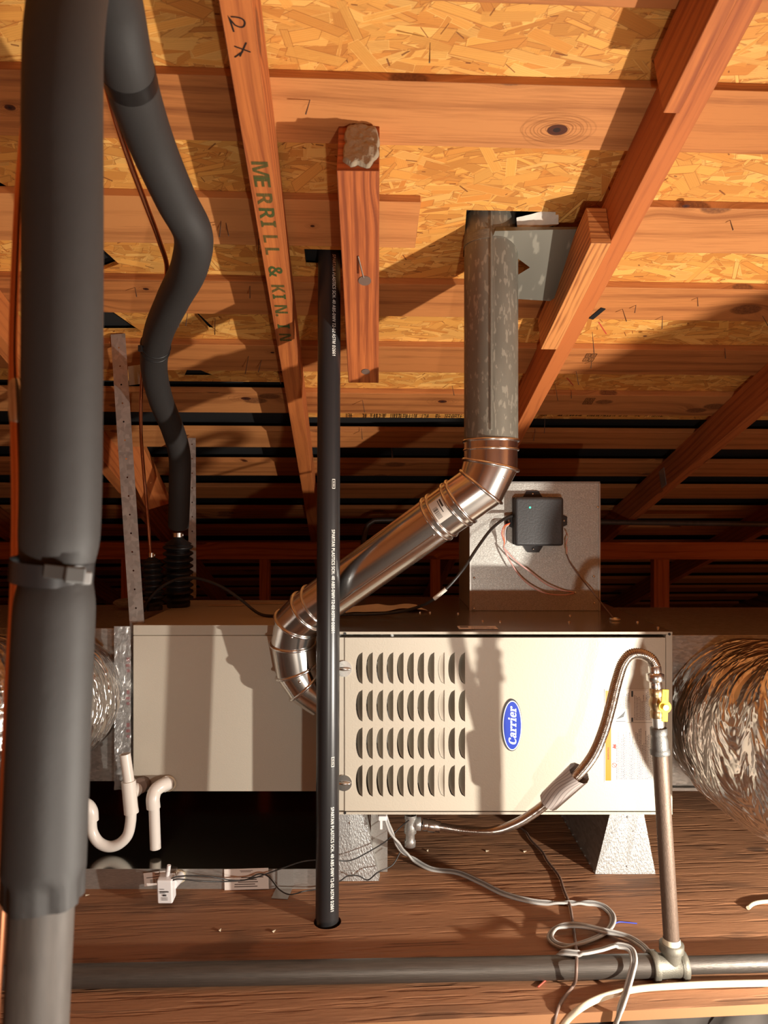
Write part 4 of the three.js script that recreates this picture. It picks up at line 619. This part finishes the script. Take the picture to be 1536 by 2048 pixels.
// ---------------------------------------------------------------- gas piping
{ const y = 0.022, L = onFloor(0, 1955, y), c = onFloor(1343, 1931, y), Rr = onFloor(1536, 1925, y), ext = L.clone().sub(c).multiplyScalar(1.5).add(c), exr = Rr.clone().sub(c).multiplyScalar(4).add(c);
  const g = thing('gas_main', 'old iron gas pipe lying along the front of the plywood platform', 'pipe', V(c.x, 0, c.z));
  const dl = ext.clone().sub(c).normalize();
  wpart(g, 'large_pipe', rod(c.clone().addScaledVector(dl, 0.03), ext, 0.0215, 0.0215, 36), M.iron); wpart(g, 'small_pipe', rod(c.clone().addScaledVector(dl, -0.03), exr.setY(y - 0.002), 0.0162, 0.0162, 30), M.iron);
  const run = lathe([[0.0225, 0], [0.0285, 0], [0.0285, 0.012], [0.0235, 0.014], [0.0215, 0.04], [0.0225, 0.058], [0.0265, 0.06], [0.0265, 0.07], [0.017, 0.07]], c.clone().addScaledVector(dl, 0.042), c.clone().addScaledVector(dl, -0.03), 36);
  const tee = wpart(g, 'tee', run, M.ironLight, 'pale cast tee'); wpart(tee, 'tee_neck', lathe([[0.02, 0], [0.019, 0.025], [0.0235, 0.03], [0.0235, 0.044], [0.0165, 0.044]], c.clone(), c.clone().add(V(0, 1, 0)), 32), M.ironLight); wpart(tee, 'thread_dope', lathe([[0.016, 0], [0.0175, 0.002], [0.0168, 0.008], [0.0162, 0.012]], c.clone().add(V(0, 0.043, 0)), c.clone().add(V(-0.01, 1, 0)), 28), M.creamWire, 'pale thread sealant');
  const b = P(1320, 1508, 1.456), riser = thing('gas_riser', 'rusty upright gas pipe between the cast tee and the yellow valve', 'pipe', c.clone().add(V(0, 0.05, 0)));
  const lo = c.clone().add(V(0, 0.05, 0)), u = b.clone().sub(lo).normalize(), up = (k) => b.clone().addScaledVector(u, k);
  wpart(riser, 'pipe', rod(lo, up(0.01), 0.0152, 0.0152, 36), M.rust);
  wpart(riser, 'reducer_coupling', lathe([[0.015, -0.002], [0.0195, 0], [0.0195, 0.009], [0.017, 0.011], [0.017, 0.028], [0.0145, 0.036], [0.0165, 0.04], [0.0165, 0.052], [0.011, 0.052]], b, up(1), 36), M.cast, 'cast coupling'); wpart(riser, 'nipple', rod(up(0.05), up(0.075), 0.011, 0.011, 28), M.galv);
  const valve = thing('gas_valve', 'brass gas valve with a yellow lever handle', 'valve', up(0.072)), v0 = up(0.072);
  wpart(valve, 'body', lathe([[0.011, 0], [0.0155, 0.001], [0.0155, 0.014], [0.012, 0.017], [0.0165, 0.026], [0.0165, 0.034], [0.012, 0.043], [0.0145, 0.046], [0.0145, 0.058], [0.01, 0.059]], v0, v0.clone().add(u), 8), M.brass, 'brass body');
  const h = v0.clone().addScaledVector(u, 0.03), hz = h.z + 0.03, st = wpart(valve, 'stem', rod(V(h.x, h.y, h.z + 0.01), V(h.x + 0.004, h.y, hz + 0.004), 0.006, 0.006, 16), M.brass);
  const sh = new THREE.Shape(); sh.moveTo(-0.0055, 0.034); sh.lineTo(0.0055, 0.034); sh.lineTo(0.0058, 0.009); sh.absarc(0, 0, 0.0118, 0.95, -1.1, true); sh.lineTo(0.0052, -0.028); sh.lineTo(-0.0052, -0.028); sh.lineTo(-0.0054, -0.0105); sh.absarc(0, 0, 0.0118, -2.04, -4.1, true); sh.lineTo(-0.0055, 0.034);
  const lev = wpart(valve, 'lever', new THREE.ExtrudeGeometry(sh, { depth: 0.0025, bevelEnabled: true, bevelSize: 0.0006, bevelThickness: 0.0006, bevelSegments: 2, curveSegments: 12 }).rotateZ(-0.03).translate(h.x + 0.004, h.y, hz), M.yellow, 'yellow lever handle');
  wpart(lev, 'lever_nut', new THREE.CylinderGeometry(0.0058, 0.0066, 0.005, 20).rotateX(Math.PI / 2).translate(h.x + 0.004, h.y, hz + 0.005), M.steel);
  const gt = print(48, 128, (t) => { t.fillStyle = 'rgba(90,60,0,0.75)'; t.save(); t.translate(24, 64); t.rotate(-Math.PI / 2); t.font = 'bold 22px sans-serif'; t.textAlign = 'center'; t.textBaseline = 'middle'; t.fillText('600 WOG', 0, 0); t.restore(); }); wpart(lev, 'lever_lettering', new THREE.PlaneGeometry(0.009, 0.022).translate(h.x + 0.005, h.y + 0.022, hz + 0.0034), gt, 'raised lever lettering');
  // corrugated connector
  const t0 = v0.clone().addScaledVector(u, 0.058), conn = thing('gas_connector', 'corrugated steel gas connector looping from the valve to the furnace underside', 'hose', P(880, 1660, 1.84));
  wpart(conn, 'adapter_nut', lathe([[0.01, 0], [0.0125, 0], [0.0125, 0.012], [0.0105, 0.014], [0.0178, 0.016], [0.0178, 0.03], [0.012, 0.031], [0.0128, 0.033], [0.0128, 0.045], [0.009, 0.046]], t0, t0.clone().add(u), 6), M.steel);
  const fpts = [[1312, 1352, 1.465], [1311, 1335, 1.465], [1302, 1318, 1.465], [1283, 1308, 1.466], [1262, 1309, 1.467], [1247, 1325, 1.468], [1234, 1362, 1.473], [1222, 1410, 1.487], [1207, 1462, 1.51], [1185, 1512, 1.545], [1150, 1556, 1.588], [1110, 1592, 1.628], [1070, 1624, 1.67], [1030, 1648, 1.725], [985, 1662, 1.785], [930, 1661, 1.82], [874, 1653, 1.84]].map((p) => P(...p));
  fpts[0].copy(t0.clone().addScaledVector(u, 0.044));
  wpart(conn, 'corrugated_tube', tube(fpts, (t, l) => 0.0104 + 0.0009 * Math.sin(l * 2 * Math.PI / 0.0034), 1500, 20), M.flex);
  wpart(conn, 'end_nut', lathe([[0.011, 0], [0.0135, 0], [0.0135, 0.012], [0.016, 0.013], [0.016, 0.03], [0.0125, 0.031], [0.015, 0.033], [0.015, 0.045], [0.011, 0.046]], P(880, 1654, 1.84), P(840, 1648, 1.84), 6), M.steel);
  const sl = [P(1158, 1546, 1.579), P(1098, 1602, 1.640)], sd = sl[1].clone().sub(sl[0]).normalize(), sg = new THREE.CylinderGeometry(0.0235, 0.0255, sl[0].distanceTo(sl[1]), 12, 1, true).translate(0, sl[0].distanceTo(sl[1]) / 2, 0);
  const st2x = opaquePrint(256, 128, (t) => { t.fillStyle = '#bdb2ac'; t.fillRect(0, 0, 256, 128); t.strokeStyle = 'rgba(110,96,92,0.55)'; t.lineWidth = 3; for (let i = -6; i < 30; i++) { t.beginPath(); for (let y = 0; y <= 128; y += 8) t.lineTo(i * 12 + 8 * Math.sin(y / 26 + i * 0.3), y); t.stroke(); } }, 0.45); st2x.side = THREE.DoubleSide;
  solo('tag_sleeve', aim(sg, sl[0], sl[1]), st2x, 'pale grey printed tag wrapped round the corrugated gas connector', 'tag');
  // drip tee under the furnace
  const dt = thing('drip_tee', 'galvanized tee and capped drip leg under the furnace', 'fitting', P(820, 1692, 1.84)), da = P(821, 1628, 1.84), db = P(820, 1692, 1.84);
  wpart(dt, 'leg', lathe([[0, 0], [0.014, 0], [0.0145, 0.014], [0.0115, 0.016], [0.0115, 0.032], [0.0155, 0.034], [0.0155, 0.05], [0.0135, 0.055], [0.0135, 0.068], [0.0155, 0.07], [0.0155, 0.08]], db, da, 28), M.galv); wpart(dt, 'branch', lathe([[0.012, 0], [0.013, 0.012], [0.0165, 0.014], [0.0165, 0.026], [0.01, 0.026]], P(821, 1647, 1.84), P(850, 1648, 1.84), 28), M.galv);
}

// ---------------------------------------------------------------- vent box with controller
const BD = 2.14, bx = (px) => (px - 768) * BD / FOCAL, by = (py) => EYE - (py - 1024) * BD / FOCAL;
const vb = thing('sheet_metal_box', 'tall galvanized sheet metal box standing on the furnace top', 'box', V((bx(941) + bx(1199)) / 2, FY1, -BD - 0.16));
wpart(vb, 'shell', span(bx(941), bx(1199), FY1, by(965), -BD - 0.33, -BD, 0.002), M.galvBox);
wpart(vb, 'hem', merge([span(bx(941) - 0.001, bx(1199) + 0.001, by(965), by(964) + 0.001, -BD - 0.33, -BD + 0.002), span(bx(940) - 0.002, bx(943), FY1, by(966), -BD - 0.006, -BD + 0.003, 0.001), span(bx(1197), bx(1200) + 0.001, FY1, by(966), -BD - 0.006, -BD + 0.003, 0.001)]), M.galv);
for (const [x, y] of [[1187, 1153], [1188, 1206], [948, 1217], [948, 1156], [1150, 1185], [1195, 1015]]) wpart(vb, 'screw', new THREE.SphereGeometry(0.0035, 10, 8).scale(1, 1, 0.6).translate(bx(x), by(y), -BD + 0.003), M.steel);
{ const d = 2.095, X = (px) => (px - 768) * d / FOCAL, Y = (py) => EYE - (py - 1024) * d / FOCAL, z = -d, g = thing('control_module', 'black plastic control module with a green light on the sheet metal box', 'module', V(X(1079), Y(1093), -BD + 0.02));
  wpart(g, 'cover', rbox(X(1128) - X(1030), Y(994) - Y(1092), 0.03, 0.009, X(1079), Y(1043), z - 0.015), M.moduleBlack); wpart(g, 'base', rbox(X(1124) - X(1028), Y(994) - Y(1090), 0.02, 0.004, X(1077), Y(1042), -BD + 0.0115), M.blackPlastic);
  const lug = (px, py, turn, big) => { const s = new THREE.Shape(); const w = big; s.moveTo(-w, 0); s.lineTo(w, 0); s.lineTo(w * 0.55, 0.022); s.lineTo(-w * 0.55, 0.022); s.closePath(); const k = wpart(g, 'mounting_lug', new THREE.ExtrudeGeometry(s, { depth: 0.003, bevelEnabled: false }).rotateZ(turn).translate(X(px), Y(py), -BD + 0.003), M.blackPlastic); const c = V(-Math.sin(turn), Math.cos(turn), 0).multiplyScalar(0.012); wpart(k, 'screw', new THREE.SphereGeometry(0.0038, 12, 8).translate(X(px) + c.x, Y(py) + c.y, -BD + 0.006), M.steel); };
  lug(1071, 996, 0, 0.031); lug(1072, 1091, Math.PI, 0.031); lug(1126, 1042, -Math.PI / 2, 0.022); lug(1031, 1042, Math.PI / 2, 0.022);
  wpart(g, 'status_light', new THREE.SphereGeometry(0.003, 12, 8).scale(1, 1, 0.4).translate(X(1060), Y(1015), z + 0.0004), std({ color: 0x0a3020, emissive: lin(0.08, 0.9, 0.45), emissiveIntensity: 1.6 }), 'green status light');
  for (const [a, m] of [[0, M.red], [1, M.orange], [2, M.pink], [3, M.whitePlastic], [4, M.blackWire]]) wpart(g, 'lead', tube([P(1020 - a, 1046 + a * 1.5, 2.11), P(1008 + a * 1.5, 1052 + a, 2.10), P(1003 + a * 2.4, 1066, 2.098), P(1008 + a, 1084, 2.105), P(1007, 1095, 2.115)], 0.0011, 26, 6), m);
  for (const [a, m] of [[0, M.creamWire], [1, M.red], [2, M.pink]]) wpart(g, 'lead', tube([P(1131, 1062, 2.112), P(1136, 1070 + a * 3, 2.10), P(1134 - a, 1084, 2.10), P(1132 + a, 1096, 2.108), P(1134, 1110, 2.115)], 0.0012, 24, 6), m);
}
const wire = (name, label, pts, r, mat, n = 90, cat = 'wire') => solo(name, tube(pts.map((p) => P(...p)), r, n, 10), mat, label, cat);
wire('thermostat_cable', 'pink two-core cable sagging from the control module to a hole in the metal box', [[1007, 1095, 2.11], [1016, 1115, 2.108], [1038, 1150, 2.105], [1062, 1172, 2.105], [1090, 1186, 2.11], [1125, 1190, 2.12], [1150, 1186, 2.142]], 0.0021, M.pink);
wire('thermostat_cable', 'pink cable curving higher across the metal box from the control module', [[1007, 1095, 2.11], [1030, 1120, 2.108], [1062, 1145, 2.105], [1092, 1168, 2.105], [1115, 1178, 2.115], [1150, 1185, 2.142]], 0.0021, M.pink);
wire('brown_cable', 'thin brown cable from the control module down to a bushing on the furnace top', [[1133, 1108, 2.115], [1140, 1125, 2.11], [1165, 1160, 2.10], [1190, 1190, 2.07], [1212, 1218, 2.04], [1230, 1240, 1.98]], 0.002, M.brown);
{ const q = P(1230, 1241, (EYE - FY1) * FOCAL / 217); solo('cable_bushing', new THREE.TorusGeometry(0.011, 0.004, 10, 24).rotateX(Math.PI / 2).translate(q.x, FY1 + 0.0035, q.z), M.steel, 'metal cable bushing on the furnace top by the metal box corner', 'bushing'); }
{ const g = thing('black_cable', 'black cable with a white tag crossing from the metal box to the rubber boots', 'cable', P(680, 1237, 2.0));
  wpart(g, 'jacket', tube([[1032, 1030, 2.12], [1012, 1036, 2.10], [985, 1056, 2.06], [955, 1095, 2.0], [925, 1140, 1.96], [895, 1175, 1.95], [865, 1200, 1.96], [830, 1216, 2.0], [780, 1226, 2.02], [700, 1229, 2.02], [620, 1230, 2.02], [560, 1232, 2.03], [520, 1228, 2.06], [480, 1198, 2.08], [440, 1172, 2.1], [390, 1156, 2.12], [350, 1160, 2.14], [318, 1178, 2.15], [295, 1205, 2.16], [288, 1222, 2.17]].map((p) => P(...p)), 0.0043, 200, 12), M.blackWire);
  wpart(g, 'paper_tag', rod(P(892, 1178, 1.95), P(868, 1198, 1.957), 0.0056, 0.0056, 14), M.paper, 'white wrapped tag'); }
{ const q = P(765, 1216, 2.2), pp = new THREE.PlaneGeometry(0.24, 0.14, 30, 16).rotateX(-Math.PI / 2), p = pp.attributes.position; for (let i = 0; i < p.count; i++) p.setY(i, 0.022 * Math.max(0, fbm(p.getX(i) * 9 + 4, p.getZ(i) * 9, 87, 2) - 0.25) * 2 * (1 - Math.abs(p.getX(i)) / 0.14)); pp.computeVertexNormals(); solo('instruction_paper', pp.rotateY(0.2).translate(q.x, FY1 + 0.003, -2.15), M.paper, 'curled instruction paper lying on the furnace top under the flue', 'paper'); }

// ---------------------------------------------------------------- cables on the platform
const F = (px, py, h = 0.004) => (py > 2004 ? P(px, py, 1.335) : onFloor(px, py, h));
{ // flat grey ribbon: three cores side by side
  const a = [P(771, 1634, 1.79), P(778, 1655, 1.785), P(792, 1682, 1.78), F(818, 1712, 0.02), F(860, 1737), F(915, 1745), F(960, 1764), F(1010, 1788), F(1075, 1804), F(1145, 1806), F(1198, 1809), F(1224, 1830), F(1220, 1856), F(1180, 1880, 0.008), F(1125, 1892, 0.008), F(1101, 1878, 0.01), F(1112, 1856, 0.014), F(1150, 1850, 0.02), F(1205, 1861, 0.014), F(1252, 1873, 0.012), F(1282, 1890, 0.02), F(1298, 1906, 0.03)];
  const b = [F(1112, 1914, 0.03), F(1125, 1905, 0.046), F(1160, 1907, 0.05), F(1200, 1900, 0.052), F(1235, 1891, 0.056), F(1260, 1898, 0.056), F(1268, 1921, 0.05), F(1262, 1950, 0.03), F(1252, 1985, 0.01), P(1243, 2012, 1.332), P(1230, 2055, 1.33)];
  for (const [name, label, pts, n] of [['ribbon_cable', 'flat grey three-core cable snaking over the plywood from the furnace', a, 200], ['ribbon_cable', 'flat grey three-core cable end draped over the old iron gas pipe', b, 110]]) {
    const c = new THREE.CatmullRomCurve3(pts, false, 'centripetal'), g = thing(name, label, 'cable', pts[Math.floor(pts.length / 2)].clone());
    [-1, 0, 1].forEach((k) => { const q = []; for (let i = 0; i <= 70; i++) { const p = c.getPointAt(i / 70), t = c.getTangentAt(i / 70), flat = V(t.z, 0, -t.x).normalize(), s = flat.lengthSq() ? flat : V(1, 0, 0); const up = V(0, 0.55, 0), o = s.clone().multiplyScalar(0.8).add(up.multiplyScalar(s.x > 0 ? 0.5 : -0.5)); q.push(p.clone().addScaledVector(o, k * 0.0052)); } wpart(g, 'core', tube(q, 0.0031, n, 10), k ? M.greyLight : M.grey); });
  }
  const cl = P(765, 1635, 1.79); solo('strain_relief', merge([rbox(0.022, 0.012, 0.016, 0.003).translate(cl.x, cl.y, cl.z), box(0.006, 0.022, 0.004, cl.x - 0.003, cl.y - 0.015, cl.z + 0.006)]), M.whitePlastic, 'white strain relief clip where the grey cable leaves the furnace', 'clip');
}
const fwire = (name, label, pts, r, mat, n = 120) => solo(name, tube(pts.map((p) => (p.length > 3 ? P(p[0], p[1], p[3]) : F(p[0], p[1], p[2] ?? r + 0.001))), r, n, 10), mat, label, 'wire');
fwire('cream_cable', 'cream sheathed cable lying along the platform edge in front of the iron pipe', [[1120, 2060], [1138, 2036], [1165, 2014], [1212, 1992], [1275, 1978], [1350, 1972], [1440, 1968], [1540, 1966], [1620, 1964]], 0.0062, M.creamWire);
fwire('cream_cable_end', 'short cream cable end under the foil flexible duct', [[1496, 1816], [1506, 1808], [1522, 1804], [1560, 1802], [1600, 1801]], 0.0045, M.creamWire, 40);
fwire('brown_floor_wire', 'thin brown wire wandering over the plywood under the grey cable', [[1038, 1652, 0.004], [1052, 1664], [1062, 1680], [1085, 1704], [1095, 1722], [1118, 1752], [1128, 1780], [1140, 1812], [1146, 1850], [1151, 1885], [1153, 1905, 0.03], [1153, 1930, 0.050], [1152, 1955, 0.03], [1146, 1972], [1122, 2004], [1112, 2030], [1105, 2060]], 0.0032, M.brown, 160);
fwire('blue_wire_scrap', 'short blue wire scrap on the plywood beside the grey cable', [[1216, 1858], [1226, 1850], [1238, 1844], [1255, 1845], [1274, 1847]], 0.0013, M.blue, 30);
fwire('red_wire_scrap', 'short red wire scrap in front of the iron pipe', [[1076, 1974], [1083, 1968], [1093, 1959]], 0.0013, M.red, 20);
wire('black_signal_wire', 'thin black wire from the float switch past the drain pan card', [[338, 1766, 1.69], [345, 1756, 1.69], [365, 1752, 1.70], [420, 1753, 1.72], [460, 1760, 1.74], [490, 1760, 1.75], [518, 1748, 1.76], [535, 1752, 1.76], [560, 1780, 1.735], [580, 1789, 1.72], [610, 1782, 1.73], [640, 1777, 1.76], [680, 1762, 1.77], [695, 1752, 1.775], [718, 1752, 1.78], [735, 1760, 1.78], [755, 1745, 1.78], [785, 1730, 1.80], [800, 1705, 1.82]], 0.0016, M.blackWire, 160);
wire('dark_signal_wire', 'second thin dark wire looping over the dull furnace stand', [[338, 1766, 1.69], [350, 1759, 1.69], [400, 1762, 1.71], [450, 1763, 1.74], [500, 1758, 1.75], [560, 1738, 1.765], [610, 1722, 1.76], [660, 1720, 1.76], [700, 1721, 1.775], [740, 1702, 1.79], [775, 1680, 1.80], [800, 1655, 1.81], [818, 1640, 1.81]], 0.0016, M.blackWire, 140);
// wood chips and bits on the floor
for (const [x, y] of [[975, 1702], [1050, 1703], [440, 1860], [548, 1862], [855, 1701], [1192, 1862], [175, 1790]]) { const p = onFloor(x, y, 0.002); const m = shade(new THREE.Mesh(new THREE.TetrahedronGeometry(0.005).scale(1.6, 0.5, 0.7), M.creamWire)); m.name = numbered('wood_chip'); m.position.copy(p); m.rotation.y = rr(0, 3); scene.add(m); tag(m, 'tiny pale wood chip lying on the plywood platform', 'wood chip', 'chips scattered on the platform'); }

// ---------------------------------------------------------------- the two drop lamps that light the attic, outside the frame
LAMPS.forEach((l, i) => {
  const [x, y, z] = l.at, g = thing('drop_lamp', i ? 'hanging drop lamp behind the viewpoint, close to the insulated pipe' : 'hanging drop lamp beyond the foil flexible duct', 'lamp', V(x, y, z));
  part(g, 'bulb', new THREE.SphereGeometry(0.024 * l.size * 1.1, 24, 16), std({ color: 0xffffff, emissive: lin(...l.color), emissiveIntensity: 6 }), 'glowing bulb');
  part(g, 'socket', new THREE.CylinderGeometry(0.016, 0.018, 0.07, 20).translate(0, 0.068, 0), M.blackPlastic); part(g, 'cord', new THREE.CylinderGeometry(0.003, 0.003, 1.6, 8).translate(0, 0.9, 0), M.blackWire);
  const p = new THREE.PointLight(lin(...l.color), l.power); p.name = 'lamp_light'; p.castShadow = true; p.shadow.radius = l.size; p.shadow.mapSize.set(2048, 2048); p.shadow.bias = -0.0005; g.add(p);
});
renderer.render(scene, camera);
